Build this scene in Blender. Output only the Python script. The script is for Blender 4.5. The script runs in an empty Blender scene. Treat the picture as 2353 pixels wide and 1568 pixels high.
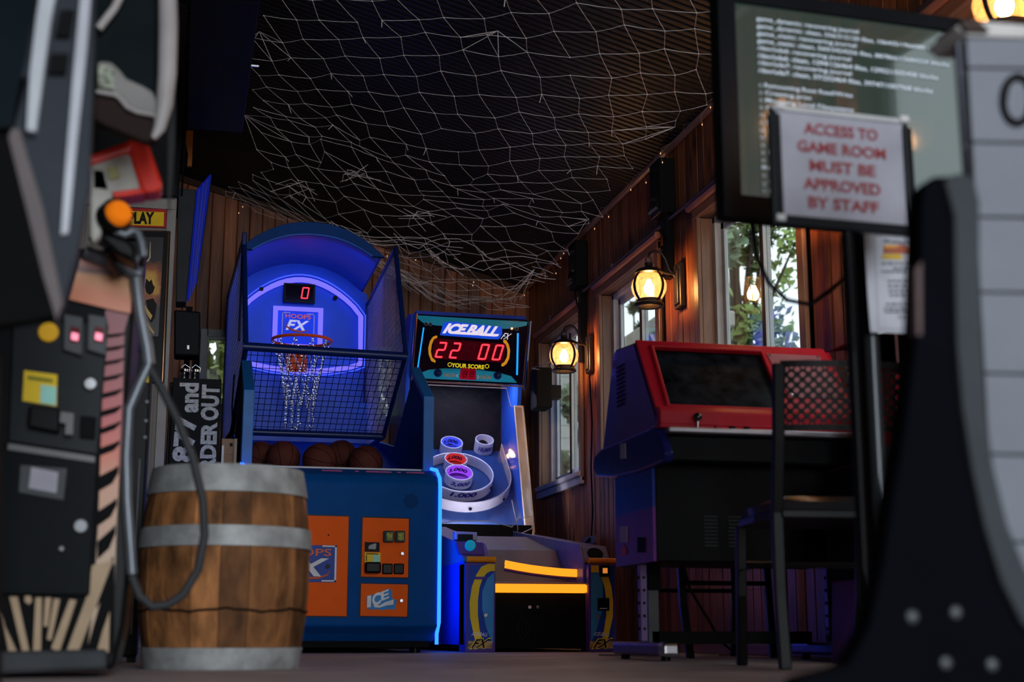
import bpy, bmesh, math, random
from mathutils import Vector as V, Matrix, noise
random.seed(7)
S = bpy.context.scene
COL = S.collection
pi = math.pi
# ------------------------------------------------------------------ camera, world, light, exposure
CAM = V((0, 0, .101)); FP = 3268.
PITCH = math.atan((1457 - 784) / FP); YAW = math.atan((1176.5 - 400) * math.cos(PITCH) / FP)
FW = V((math.sin(YAW) * math.cos(PITCH), math.cos(YAW) * math.cos(PITCH), math.sin(PITCH)))
RT = V((math.cos(YAW), -math.sin(YAW), 0)); UP = RT.cross(FW)
cd = bpy.data.cameras.new('camera'); cam = bpy.data.objects.new('camera', cd); COL.objects.link(cam)
cam.matrix_world = Matrix.Translation(CAM) @ Matrix((RT, UP, -FW)).transposed().to_4x4()
cd.sensor_width = 36; cd.lens = FP / 2353 * 36; cd.clip_start = .05; cd.clip_end = 300
cd.dof.use_dof = True; cd.dof.focus_distance = 8.6; cd.dof.aperture_fstop = 2.6
S.camera = cam
S.view_settings.view_transform = 'Standard'; S.view_settings.look = 'None'
S.view_settings.exposure = 0; S.view_settings.gamma = 1; S.view_settings.use_curve_mapping = False
wd = bpy.data.worlds.new('world'); S.world = wd; wd.use_nodes = True
bg = wd.node_tree.nodes['Background']; bg.inputs[0].default_value = (.80, .88, .95, 1); bg.inputs[1].default_value = 2.1
def area(name, loc, rot, sx, sy, power, col):
    l = bpy.data.lights.new(name, 'AREA'); l.shape = 'RECTANGLE'; l.size = sx; l.size_y = sy; l.energy = power; l.color = col
    o = bpy.data.objects.new(name, l); o.location = loc; o.rotation_euler = rot; COL.objects.link(o); return o
# daylight through the open door behind the camera and the side windows
area('doorway_daylight', (1.15, -3.4, 1.55), (pi / 2, 0, 0), 2.3, 2.9, 300, (.86, .93, 1))
# area('side_opening_daylight', (-2.3, 3.4, 2.0), (pi / 2, 0, math.radians(-70)), 1.8, 1.6, 12, (.92, .95, 1))
for wy in (10.0, 8.36, 6.42, 4.7, 1.96):
    pl_ = area('window_daylight', (2.98, wy, 1.76), (0, pi / 2, 0), 1.2, 1.2, 1, (1, 1, 1)); pl_.data.cycles.is_portal = True

# ------------------------------------------------------------------ helpers
def ray(x, y): return FW + RT * ((x - 1176.5) / FP) - UP * ((y - 784) / FP)
class Pl:
    """a plane in the room: origin O, across U, up Vv, outward normal N"""
    def __init__(s, O, U, Vv):
        s.O = V(O); s.U = V(U).normalized(); s.V = V(Vv).normalized(); s.N = s.U.cross(s.V).normalized()
    def st(s, x, y):
        d = ray(x, y); t = (s.O - CAM).dot(s.N) / d.dot(s.N); q = CAM + d * t - s.O
        return (q.dot(s.U), q.dot(s.V))
    def w(s, a, b, c=0): return s.O + s.U * a + s.V * b + s.N * c
    def pts(s, L): return [s.st(*q) for q in L]
def PY(Y): return Pl((0, Y, 0), (1, 0, 0), (0, 0, 1))       # faces the camera (N = -Y)
def PX(X): return Pl((X, 0, 0), (0, -1, 0), (0, 0, 1))      # faces -X
def at(x, y, Y):
    d = ray(x, y); return CAM + d * ((Y - CAM.y) / d.y)

class MB:
    def __init__(s): s.v = []; s.f = []; s.sm = []
    def add(s, vs, fs, sm=False):
        b = len(s.v); s.v += [tuple(v) for v in vs]; s.f += [tuple(i + b for i in f) for f in fs]; s.sm += [sm] * len(fs); return s
    def box(s, x0, x1, y0, y1, z0, z1):
        vs = [(x, y, z) for x in (x0, x1) for y in (y0, y1) for z in (z0, z1)]
        return s.add(vs, [(0, 1, 3, 2), (4, 6, 7, 5), (0, 4, 5, 1), (2, 3, 7, 6), (0, 2, 6, 4), (1, 5, 7, 3)])
    def pbox(s, P, a0, a1, b0, b1, c0, c1):
        vs = [P.w(a, b, c) for a in (a0, a1) for b in (b0, b1) for c in (c0, c1)]
        return s.add(vs, [(0, 1, 3, 2), (4, 6, 7, 5), (0, 4, 5, 1), (2, 3, 7, 6), (0, 2, 6, 4), (1, 5, 7, 3)])
    def poly(s, P, pts, c0, c1):
        n = len(pts); ar = sum(pts[i][0] * pts[(i + 1) % n][1] - pts[(i + 1) % n][0] * pts[i][1] for i in range(n))
        if ar < 0: pts = pts[::-1]
        vs = [P.w(a, b, c0) for a, b in pts] + [P.w(a, b, c1) for a, b in pts]
        return s.add(vs, [tuple(range(n))[::-1], tuple(range(n, 2 * n))] + [(i, (i + 1) % n, n + (i + 1) % n, n + i) for i in range(n)])
    def ppx(s, P, L, c0, c1): return s.poly(P, P.pts(L), c0, c1)
    def tube(s, path, r, n=8, closed=False, caps=True):
        path = [V(p) for p in path]; m = len(path); rr = r if isinstance(r, (list, tuple)) else [r] * m
        vs = []; prev = None
        for i, p in enumerate(path):
            a = path[(i - 1) % m] if (i > 0 or closed) else p; b = path[(i + 1) % m] if (i < m - 1 or closed) else p
            t = (b - a); t = t.normalized() if t.length > 1e-9 else V((0, 0, 1))
            if prev is None: u = t.cross(V((0, 0, 1)) if abs(t.z) < .9 else V((1, 0, 0))).normalized()
            else:
                u = prev - t * prev.dot(t); u = u.normalized() if u.length > 1e-6 else t.orthogonal().normalized()
            prev = u; w = t.cross(u)
            vs += [p + (u * math.cos(2 * pi * k / n) + w * math.sin(2 * pi * k / n)) * rr[i] for k in range(n)]
        fs = []
        for i in range(m if closed else m - 1):
            for k in range(n):
                a = i * n; b = ((i + 1) % m) * n; fs.append((a + k, a + (k + 1) % n, b + (k + 1) % n, b + k))
        if caps and not closed: fs += [tuple(range(n))[::-1], tuple(range((m - 1) * n, m * n))]
        return s.add(vs, fs, True)
    def cyl(s, p0, p1, r, n=20): return s.tube([p0, p1], r, n)
    def lathe(s, c, prof, n=24, axis=(0, 0, 1), a0=0, a1=2 * pi, ends=False):
        ax = V(axis).normalized(); u = ax.orthogonal().normalized() if abs(ax.z) < .99 else V((1, 0, 0)); w = ax.cross(u); c = V(c)
        full = abs(a1 - a0 - 2 * pi) < 1e-6; m = n if full else n + 1; vs = []
        for (r, z) in prof:
            for k in range(m):
                a = a0 + (a1 - a0) * k / n; vs.append(c + ax * z + (u * math.cos(a) + w * math.sin(a)) * r)
        fs = []
        for i in range(len(prof) - 1):
            for k in range(n):
                k2 = (k + 1) % m; fs.append((i * m + k, i * m + k2, (i + 1) * m + k2, (i + 1) * m + k))
        return s.add(vs, fs, True)
    def disc(s, c, nrm, r, d=.003, n=20):
        c = V(c); nrm = V(nrm).normalized(); return s.cyl(c, c + nrm * d, r, n)
    def build(s, name, m, parent=None, bev=0, seg=2, label=None, kind=None, stuff=False):
        me = bpy.data.meshes.new(name); off = WL.get(parent, V((0, 0, 0))) if parent else V((0, 0, 0))
        me.from_pydata([tuple(V(v) - off) for v in s.v], [], s.f)
        for p, q in zip(me.polygons, s.sm): p.use_smooth = q
        me.validate(); me.materials.append(m)
        bm = bmesh.new(); bm.from_mesh(me); bmesh.ops.recalc_face_normals(bm, faces=bm.faces); bm.to_mesh(me); bm.free()
        if any(s.sm):
            try: me.set_sharp_from_angle(angle=math.radians(42))
            except Exception: pass
        o = bpy.data.objects.new(name, me); COL.objects.link(o)
        if parent: o.parent = parent; WL[o] = off
        if bev:
            b = o.modifiers.new('Bevel', 'BEVEL'); b.width = bev; b.segments = seg; b.limit_method = 'ANGLE'; b.angle_limit = math.radians(35)
        if label: o['label'] = label
        if kind: o['kind'] = kind
        if stuff: o['kind'] = 'stuff'
        return o
WL = {}
def thing(name, loc, label, cat, group=None):
    o = bpy.data.objects.new(name, None); o.location = loc; o.empty_display_size = .1; COL.objects.link(o); WL[o] = V(loc)
    if label: o['label'] = label
    if cat: o['category'] = cat
    if group: o['group'] = group
    return o
def struct(name, loc=(0, 0, 0)):
    o = thing(name, loc, None, None); o['kind'] = 'structure'; return o
def tag(o, label, cat, group=None):
    o['label'] = label; o['category'] = cat
    if group: o['group'] = group
    return o
def txt(s, P, pbox, m, parent, name='lettering', d=.002, bold=.0, rot=0, shear=0, px=True, mono=False, c=.001, label=None):
    """lettering: built-in font turned into a mesh and fitted to a box on the plane P"""
    cu = bpy.data.curves.new('t', 'FONT'); cu.body = s; cu.offset = bold; cu.extrude = 0; cu.shear = shear; cu.resolution_u = 3
    ob = bpy.data.objects.new('t', cu); COL.objects.link(ob)
    bpy.context.view_layer.update(); dg = bpy.context.evaluated_depsgraph_get()
    me = bpy.data.meshes.new_from_object(ob.evaluated_get(dg)); bpy.data.objects.remove(ob); bpy.data.curves.remove(cu)
    pts = [(v.co.x, v.co.y) for v in me.vertices]
    if rot == 90: pts = [(-y, x) for x, y in pts]
    x0, x1 = min(p[0] for p in pts), max(p[0] for p in pts); y0, y1 = min(p[1] for p in pts), max(p[1] for p in pts)
    if px: # pbox = top-left, top-right, bottom-left pixel corners
        A, B, C_ = [V(P.st(*q)) for q in pbox]
    else: A, B, C_ = [V(q) for q in pbox]
    vs = []
    for (x, y) in pts:
        a = (x - x0) / (x1 - x0); b = (y1 - y) / (y1 - y0); q = A + (B - A) * a + (C_ - A) * b; vs.append(P.w(q.x, q.y, c + d))
    mb = MB(); mb.add(vs, [tuple(p.vertices) for p in me.polygons]); bpy.data.meshes.remove(me)
    o = mb.build(name, m, parent)
    return o

# ------------------------------------------------------------------ materials
MC = {}
def mat(name, col, rough=.5, metal=0, var=.12, scale=9, bump=0, bscale=60, em=None, es=0, spec=.5, coat=0, stretch=None):
    if name in MC: return MC[name]
    if max(col) < .035 and not em: col = tuple(c * .55 for c in col); metal = min(metal, .1); spec = .1 if spec == .5 and not coat else spec
    m = bpy.data.materials.new(name); m.use_nodes = True; nt = m.node_tree; b = nt.nodes['Principled BSDF']
    N = nt.nodes.new; L = nt.links.new
    tc = N('ShaderNodeNewGeometry'); src = tc.outputs['Position']
    if stretch:
        mp = N('ShaderNodeMapping'); mp.inputs['Scale'].default_value = stretch; L(src, mp.inputs[0]); src = mp.outputs[0]
    nz = N('ShaderNodeTexNoise'); nz.inputs['Scale'].default_value = scale; nz.inputs['Detail'].default_value = 5; L(src, nz.inputs['Vector'])
    r = N('ShaderNodeValToRGB'); r.color_ramp.elements[0].position = .3; r.color_ramp.elements[1].position = .72
    r.color_ramp.elements[0].color = tuple(max(0, c * (1 - var)) for c in col) + (1,); r.color_ramp.elements[1].color = tuple(c * (1 + var) for c in col) + (1,)
    L(nz.outputs['Fac'], r.inputs[0]); L(r.outputs[0], b.inputs['Base Color'])
    b.inputs['Roughness'].default_value = rough; b.inputs['Metallic'].default_value = metal
    if spec == .5 and metal < .3 and not coat: spec = .1 if max(col) < .06 else .14
    b.inputs['Specular IOR Level'].default_value = spec; b.inputs['Coat Weight'].default_value = coat
    if bump:
        n2 = N('ShaderNodeTexNoise'); n2.inputs['Scale'].default_value = bscale; L(src, n2.inputs['Vector'])
        bp = N('ShaderNodeBump'); bp.inputs['Strength'].default_value = bump; bp.inputs['Distance'].default_value = .01; L(n2.outputs['Fac'], bp.inputs['Height']); L(bp.outputs[0], b.inputs['Normal'])
    if em: b.inputs['Emission Color'].default_value = tuple(em) + (1,); b.inputs['Emission Strength'].default_value = es
    MC[name] = m; return m
def wood(name, dark, light, rough=.45, knots=True, axis='Z', spec=.5):
    if name in MC: return MC[name]
    m = bpy.data.materials.new(name); m.use_nodes = True; nt = m.node_tree; b = nt.nodes['Principled BSDF']; N = nt.nodes.new; L = nt.links.new
    g = N('ShaderNodeNewGeometry'); oi = N('ShaderNodeObjectInfo')
    sc = N('ShaderNodeVectorMath'); sc.operation = 'SCALE'; sc.inputs[0].default_value = (37, 19, 53); L(oi.outputs['Random'], sc.inputs['Scale'])
    ad = N('ShaderNodeVectorMath'); ad.operation = 'ADD'; L(g.outputs['Position'], ad.inputs[0]); L(sc.outputs[0], ad.inputs[1])
    mp = N('ShaderNodeMapping'); mp.inputs['Scale'].default_value = {'Z': (30, 30, 2.2), 'Y': (30, 2.2, 30), 'X': (2.2, 30, 30)}[axis]; L(ad.outputs[0], mp.inputs[0])
    nz = N('ShaderNodeTexNoise'); nz.inputs['Scale'].default_value = 1; nz.inputs['Detail'].default_value = 6; nz.inputs['Distortion'].default_value = .8; L(mp.outputs[0], nz.inputs['Vector'])
    r = N('ShaderNodeValToRGB'); e = r.color_ramp.elements; e[0].position = .3; e[0].color = tuple(dark) + (1,); e[1].position = .7; e[1].color = tuple(light) + (1,)
    L(nz.outputs['Fac'], r.inputs[0]); out = r.outputs[0]
    rv = N('ShaderNodeMapRange'); rv.inputs['To Min'].default_value = .6; rv.inputs['To Max'].default_value = 1.35; L(oi.outputs['Random'], rv.inputs[0])
    mx = N('ShaderNodeVectorMath'); mx.operation = 'SCALE'; L(out, mx.inputs[0]); L(rv.outputs[0], mx.inputs['Scale']); out = mx.outputs[0]
    if knots:
        mp2 = N('ShaderNodeMapping'); mp2.inputs['Scale'].default_value = {'Z': (5, 5, 2.2), 'Y': (5, 2.2, 5), 'X': (2.2, 5, 5)}[axis]; L(ad.outputs[0], mp2.inputs[0])
        vo = N('ShaderNodeTexVoronoi'); vo.inputs['Scale'].default_value = 1; L(mp2.outputs[0], vo.inputs['Vector'])
        r2 = N('ShaderNodeValToRGB'); r2.color_ramp.elements[0].position = .08; r2.color_ramp.elements[0].color = (.12, .1, .1, 1); r2.color_ramp.elements[1].position = .24; r2.color_ramp.elements[1].color = (1, 1, 1, 1)
        L(vo.outputs['Distance'], r2.inputs[0]); m2 = N('ShaderNodeMix'); m2.data_type = 'RGBA'; m2.blend_type = 'MULTIPLY'; m2.inputs[0].default_value = 1
        L(out, m2.inputs[6]); L(r2.outputs[0], m2.inputs[7]); out = m2.outputs[2]
    L(out, b.inputs['Base Color']); b.inputs['Roughness'].default_value = rough; b.inputs['Specular IOR Level'].default_value = spec
    bp = N('ShaderNodeBump'); bp.inputs['Strength'].default_value = .25; bp.inputs['Distance'].default_value = .004; L(nz.outputs['Fac'], bp.inputs['Height']); L(bp.outputs[0], b.inputs['Normal'])
    MC[name] = m; return m
def glass(name, tint=(1, 1, 1), refl=.08, rough=.02, gcol=(1, 1, 1), frost=0):
    if name in MC: return MC[name]
    m = bpy.data.materials.new(name); m.use_nodes = True; nt = m.node_tree; nt.nodes.clear(); N = nt.nodes.new; L = nt.links.new
    t = N('ShaderNodeBsdfTransparent'); t.inputs[0].default_value = tuple(tint) + (1,); g = N('ShaderNodeBsdfGlossy'); g.inputs['Roughness'].default_value = rough; g.inputs[0].default_value = tuple(gcol) + (1,)
    fr = N('ShaderNodeFresnel'); ge = N('ShaderNodeNewGeometry'); ir = N('ShaderNodeMapRange'); ir.inputs['To Min'].default_value = 1.45; ir.inputs['To Max'].default_value = 1 / 1.45; L(ge.outputs['Backfacing'], ir.inputs[0]); L(ir.outputs[0], fr.inputs[0]); ad = N('ShaderNodeMath'); ad.operation = 'ADD'; ad.inputs[1].default_value = refl; L(fr.outputs[0], ad.inputs[0])
    mx = N('ShaderNodeMixShader'); L(ad.outputs[0], mx.inputs[0])
    if frost:
        tl = N('ShaderNodeBsdfTranslucent'); tl.inputs[0].default_value = (1, .82, .6, 1); m0 = N('ShaderNodeMixShader'); m0.inputs[0].default_value = frost; L(t.outputs[0], m0.inputs[1]); L(tl.outputs[0], m0.inputs[2]); L(m0.outputs[0], mx.inputs[1])
    else: L(t.outputs[0], mx.inputs[1])
    L(g.outputs[0], mx.inputs[2])
    o = N('ShaderNodeOutputMaterial'); L(mx.outputs[0], o.inputs[0]); MC[name] = m; return m
def emit(name, col, st):
    return mat(name, tuple(c * .15 for c in col), .4, em=col, es=st, var=.03, spec=.1)
black = mat('black_paint', (.008, .008, .009), .35)
matte = mat('matte_black', (.006, .006, .007), .7)
satin = mat('satin_black_metal', (.010, .011, .013), .32, .1)
grey = mat('grey_plastic', (.16, .17, .19), .4)
chrome = mat('chrome', (.6, .6, .62), .18, 1)
white = mat('white_plastic', (.75, .75, .76), .4)
vinyl = mat('white_vinyl', (.52, .54, .54), .4)
bluep = mat('blue_cabinet_paint', (.002, .062, .25), .5, var=.06, spec=.04)
orange = mat('orange_paint', (.86, .115, .008), .5, var=.04, spec=.05)
redp = mat('red_plastic', (.55, .010, .030), .35, spec=.3)
wallwood = wood('stained_plank', (.10, .024, .005), (.36, .10, .024), .5)
wallwood2 = wood('stained_wall_plank', (.12, .033, .012), (.36, .115, .038), .42)
trimwood = wood('trim_wood', (.13, .06, .035), (.24, .12, .075), .4, knots=False, axis='Y')
trimwoodz = wood('trim_wood_upright', (.13, .06, .035), (.22, .11, .06), .4, knots=False)

# ------------------------------------------------------------------ room shell
def zc(x): return 2.862 + .273 * (2.7 - x)
fl = mat('floor_concrete', (.42, .35, .35), .55, var=.25, scale=3, bump=.15, bscale=90)
MB().box(-2.6, 2.86, -4, 11.2, -.12, 0).build('floor', fl, kind='structure')
# ceiling: black ribbed sheeting falling towards the window wall
cm = mat('black_ribbed_sheet', (.020, .017, .019), .4, var=.5, spec=.5, scale=2.2, bump=.25, bscale=25)
mb = MB(); y = -4.0; prof = []
while y < 11.1:
    prof += [(y, 0), (y + .030, 0), (y + .036, .010), (y + .049, .010)]; y += .055
vs = []; xs = (-2.6, 2.78)
for (yy, dz) in prof:
    for x in xs: vs.append((x, yy, zc(x) + dz))
vs += [(-2.6, 11.1, zc(-2.6) + .1), (2.78, 11.1, zc(2.78) + .1), (-2.6, -4, zc(-2.6) + .1), (2.78, -4, zc(2.78) + .1)]
n = len(prof); mb.add(vs, [(2 * i, 2 * i + 1, 2 * i + 3, 2 * i + 2) for i in range(n - 1)] + [(2 * n, 2 * n + 1, 2 * n + 3, 2 * n + 2)])
mb.build('ceiling', cm, kind='structure')
def unit_plank(name, axis, m):
    """board 1 x 1 x 1 with eased long edges; axis = its across direction"""
    e = .06; pr = [(0, 1), (0, e * 3), (e, 0), (1 - e, 0), (1, e * 3), (1, 1)]
    vs = []
    for z in (0, 1):
        for a, d in pr: vs.append((a, d, z) if axis == 'x' else (d, a, z))
    k = len(pr); fs = [tuple(range(k)), tuple(range(k, 2 * k))[::-1]] + [(i, (i + 1) % k, k + (i + 1) % k, k + i) for i in range(k)]
    me = bpy.data.meshes.new(name); me.from_pydata(vs, [], fs); me.materials.append(m); bm = bmesh.new(); bm.from_mesh(me); bmesh.ops.recalc_face_normals(bm, faces=bm.faces); bm.to_mesh(me); bm.free(); return me
def plank(me, parent, loc, sc):
    o = bpy.data.objects.new('plank', me); COL.objects.link(o); o.parent = parent; o.location = V(loc) - WL[parent]; o.scale = sc; return o
# back wall with one small window
wb = MB().box(-2.6, .14, 11.03, 11.2, 0, 4.7).box(.30, 1.46, 11.03, 11.2, 0, 3.7).box(1.66, 2.86, 11.03, 11.2, 0, 3.2).box(.14, .30, 11.03, 11.2, 2.36, 3.6).box(.14, .30, 11.03, 11.2, 0, 1.75).box(1.46, 1.66, 11.03, 11.2, 2.28, 3.3).box(1.46, 1.66, 11.03, 11.2, 0, 1.76).build('wall_back', matte, kind='structure'); WL[wb] = V((0, 0, 0))
pm_ = unit_plank('plank', 'x', wallwood); BW = .098
x = -.25
while x < 2.7:
    top = zc(x + BW) + .02
    if x + BW > .12 and x < .32: segs = [(0, 1.73), (2.38, top)]
    elif x + BW > 1.44 and x < 1.68: segs = [(0, 1.74), (2.30, top)]
    else: segs = [(0, top)]
    for a, b in segs: plank(pm_, wb, (x, 11.005 + random.uniform(0, .004), a), (BW - .002, .022, b - a))
    x += BW
# right wall with four windows
WINS = [(9.46, 10.58), (7.78, 8.92), (5.80, 7.05), (4.05, 5.28), (1.60, 2.24)]; WZ = (1.20, 2.33)
mb = MB(); mb.box(2.72, 2.86, -4, 11.2, 0, WZ[0] - .02).box(2.72, 2.86, -4, 11.2, WZ[1] + .025, 3.0); yy = 11.2
for a, b in WINS: mb.box(2.72, 2.86, b + .03, yy, *WZ); yy = a - .03
mb.box(2.72, 2.86, -4, yy, *WZ)
wr = mb.build('wall_right', matte, kind='structure'); WL[wr] = V((0, 0, 0))
pm2 = unit_plank('plank', 'y', wallwood2)
y = .02
while y < 10.98:
    ins = any(y + BW > a - .03 and y < b + .03 for a, b in WINS)
    for a, b in ([(0, WZ[0] - .03), (WZ[1] + .03, 2.87)] if ins else [(0, 2.87)]):
        plank(pm2, wr, (2.698 + random.uniform(0, .004), y, a), (.022, BW - .002, b - a))
    y += BW
MB().box(-2.75, -2.6, -4, 11.2, 0, 4.5).build('wall_left', matte, kind='structure')
MB().box(-2.6, -.9, -4.15, -4, 0, 4.5).box(2.3, 2.86, -4.15, -4, 0, 4.5).box(-.9, 2.3, -4.15, -4, 3.1, 4.5).build('wall_rear', matte, kind='structure')
MB().tube([(2.675, 11.0, 2.868), (2.675, .1, 2.868)], .022, 8).build('trim_1', trimwood, kind='structure')
MB().box(2.66, 2.698, .1, 11, .0, .055).build('baseboard_right', trimwood, kind='structure', bev=.006)
mb = MB(); mb.add([(-.3, 10.98, zc(-.3) - .05), (2.66, 10.98, zc(2.66) - .05), (2.66, 10.98, zc(2.66)), (-.3, 10.98, zc(-.3)), (-.3, 11.01, zc(-.3) - .05), (2.66, 11.01, zc(2.66) - .05), (2.66, 11.01, zc(2.66)), (-.3, 11.01, zc(-.3))],
    [(0, 1, 2, 3), (4, 5, 6, 7), (0, 1, 5, 4), (2, 3, 7, 6), (0, 3, 7, 4), (1, 2, 6, 5)]); mb.build('trim_2', mat('dark_trim', (.05, .022, .012), .5), kind='structure')
pane_m = glass('window_glass', (.93, .96, .95), .04)
casing_m = trimwood; dark_s = mat('window_gasket', (.03, .012, .018), .5)
for k, (a, b) in enumerate(WINS):
    w = struct('window_%d' % (k + 1), (2.7, (a + b) / 2, WZ[0])); z0, z1 = WZ
    MB().box(2.675, 2.698, a - .07, a, z0 - .07, z1 + .05).box(2.698, 2.80, a - .02, a, z0, z1).build('casing', trimwoodz, w, bev=.005)
    MB().box(2.675, 2.698, b, b + .07, z0 - .07, z1 + .05).box(2.698, 2.80, b, b + .02, z0, z1).build('casing', trimwoodz, w, bev=.005)
    MB().box(2.672, 2.698, a - .07, b + .07, z1, z1 + .055).box(2.698, 2.80, a, b, z1, z1 + .02).build('head_casing', casing_m, w, bev=.005)
    MB().tube([(2.668, a - .10, z1 + .075), (2.668, b + .10, z1 + .075)], .022, 8).build('head_moulding', mat('rosy_moulding', (.30, .13, .10), .35), w)
    MB().box(2.655, 2.80, a - .05, b + .05, z0 - .035, z0).box(2.67, 2.698, a - .07, b + .07, z0 - .09, z0 - .035).build('sill', mat('sill_paint', (.46, .40, .39), .4), w, bev=.006)
    m_ = (a + b) / 2; fr = MB()
    for (y0, y1, zz0, zz1) in ((a, a + .035, z0, z1), (b - .035, b, z0, z1), (a, b, z0, z0 + .035), (a, b, z1 - .035, z1)): fr.box(2.765, 2.83, y0, y1, zz0, zz1)
    fr.build('window_frame', vinyl, w, bev=.003)
    for (y0, y1, xo) in ((a + .035, m_ + .02, 2.775), (m_ - .02, b - .035, 2.80)) if k < 4 else ((a + .035, b - .035, 2.78),):
        sa = MB(); t = .042 if k < 4 else .01
        for (p0, p1, q0, q1) in ((y0, y0 + t, z0 + .035, z1 - .035), (y1 - t, y1, z0 + .035, z1 - .035), (y0, y1, z0 + .035, z0 + .035 + t), (y0, y1, z1 - .035 - t, z1 - .035)): sa.box(xo, xo + .022, p0, p1, q0, q1)
        sash = sa.build('sash', vinyl, w, bev=.004); WL[sash] = WL[w]
        MB().box(xo + .008, xo + .014, y0 + t, y1 - t, z0 + .035 + t, z1 - .035 - t).build('pane', pane_m, sash)
    if k < 4: MB().box(2.765, 2.775, m_ - .03, m_ - .012, z0 + .03, z1 - .03).build('meeting_rail', dark_s, w)
# small white framed windows of the back wall
for k, (x0, x1, z0, z1) in enumerate(((.14, .30, 1.75, 2.36), (1.46, 1.66, 1.76, 2.28))):
    w = struct('window_%d' % (k + 6), (x0, 11, z0)); fr = MB(); f = .045
    for q in ((x0 - f, x0 + .015, z0 - f, z1 + f), (x1 - .015, x1 + f, z0 - f, z1 + f), (x0, x1, z1 - .015, z1 + f), (x0, x1, z0 - f, z0 + .015)): fr.box(q[0], q[1], 10.975, 11.05, q[2], q[3])
    fr.build('window_frame', mat('aged_white_frame', (.30, .30, .31), .5), w, bev=.004)
    MB().box(x0, x1, 11.03, 11.036, z0, z1).build('pane', pane_m, w)

# ------------------------------------------------------------------ outside
MB().box(2.86, 60, -10, 60, -.3, -.15).box(-20, 2.86, 11.2, 60, -.3, -.15).build('ground', mat('asphalt', (.16, .16, .16), .9, scale=2), kind='structure')
def house(name, x0, x1, y0, z1, m, lab, roofm, courses, dp=6):
    t = thing(name, (x0, y0, -.15), lab, 'building'); MB().box(x0, x1, y0, y0 + dp, -.15, z1).build('wall', m, t)
    MB().box(x0 - .15, x1 + .15, y0 - .12, y0 + dp + .1, z1, z1 + .16).build('coping', roofm, t, bev=.02)
    mb = MB(); z = .2
    while z < z1 - .2 and courses: mb.box(x0, x1, y0 - .012, y0, z, z + .17); z += .2
    if courses: mb.build('block_course', m, t, stuff=True)
    return t
house('block_building', 4.5, 22, 22, 4.62, mat('white_block', (.72, .73, .72), .7, var=.06), 'long white painted block building beyond the side windows', mat('coping_white', (.7, .7, .7), .6), True)
house('brick_building', 4.72, 5.12, 13.0, 3.08, mat('tan_brick', (.34, .30, .26), .8), 'narrow tan brick tower seen through the nearest clear window', mat('coping_tan', (.4, .37, .33), .6), True, 2)
leafA = mat('foliage_green', (.36, .47, .16), .7, var=.6, scale=1.6); leafB = mat('foliage_dark', (.18, .25, .15), .7, var=.5, scale=2); leafC = mat('foliage_yellow_green', (.32, .36, .12), .7, var=.5, scale=1.4)
bark = mat('bark', (.09, .07, .05), .9)
def tree(x, y, h, r, m, lab, nl=2600, cl=26, name='leafy_tree'):
    t = thing(name, (x, y, -.15), lab, 'tree', 'trees outside the windows'); rnd = random.Random(int(x * 100 + y))
    mb = MB(); mb.tube([(x, y, -.15), (x + .1, y, h * .4), (x - .05, y + .1, h * .8)], [.16, .12, .04], 8)
    cs = []
    for i in range(cl):
        a = rnd.uniform(0, 2 * pi); q = r * math.sqrt(rnd.random()); z = h * .42 + (h * .58) * rnd.random(); k = 1 - abs((z / h - .68)) * 1.1
        c = V((x + math.cos(a) * q * k, y + math.sin(a) * q * k, z)); cs.append((c, r * rnd.uniform(.22, .42)))
        if i % 2: mb.tube([(x, y, h * .38), c * .5 + V((x, y, h * .45)) * .5, c], [.05, .03, .012], 5)
    mb.build('trunk', bark, t)
    mb = MB()
    for i in range(nl):
        c, q = rnd.choice(cs); d = V((rnd.gauss(0, 1), rnd.gauss(0, 1), rnd.gauss(0, 1))).normalized() * q * rnd.uniform(.5, 1); p = c + d
        u = V((rnd.gauss(0, 1), rnd.gauss(0, 1), rnd.gauss(0, 1))).normalized(); v = u.orthogonal().normalized(); s = rnd.uniform(.06, .13)
        mb.add([p - u * s, p + v * s * .6, p + u * s, p - v * s * .6], [(0, 1, 2, 3)])
    mb.build('foliage', m, t, stuff=True)
tree(7.95, 19.4, 8.6, 1.15, leafA, 'tall loose green tree filling the right pane of the nearest clear window', 6000, 60)
tree(6.35, 17.3, 7.2, .75, leafB, 'dark grey-green tree in the left pane of the nearest clear window', 4200, 34)
tree(6.85, 20.9, 5.3, .25, leafB, 'small round tree just above the white building, seen in the middle window', 1500, 16)
tree(10.6, 18.4, 8.5, 1.2, leafA, 'broad tree rightmost outside, mostly behind the hanging screen', 3600, 34)
tree(4.75, 17.6, 3.2, .5, leafB, 'low dark bush outside the farthest side window', 900, 10)
tree(.55, 15.5, 5.2, 1.3, leafC, 'yellow-green tree behind the small window left of the hoop game', 7000, 60)
tree(2.6, 17.5, 5.4, 1.4, mat('foliage_pale', (.5, .52, .36), .7, var=.4), 'pale tree behind the small window seen through the cage mesh', 6000, 50)

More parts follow.
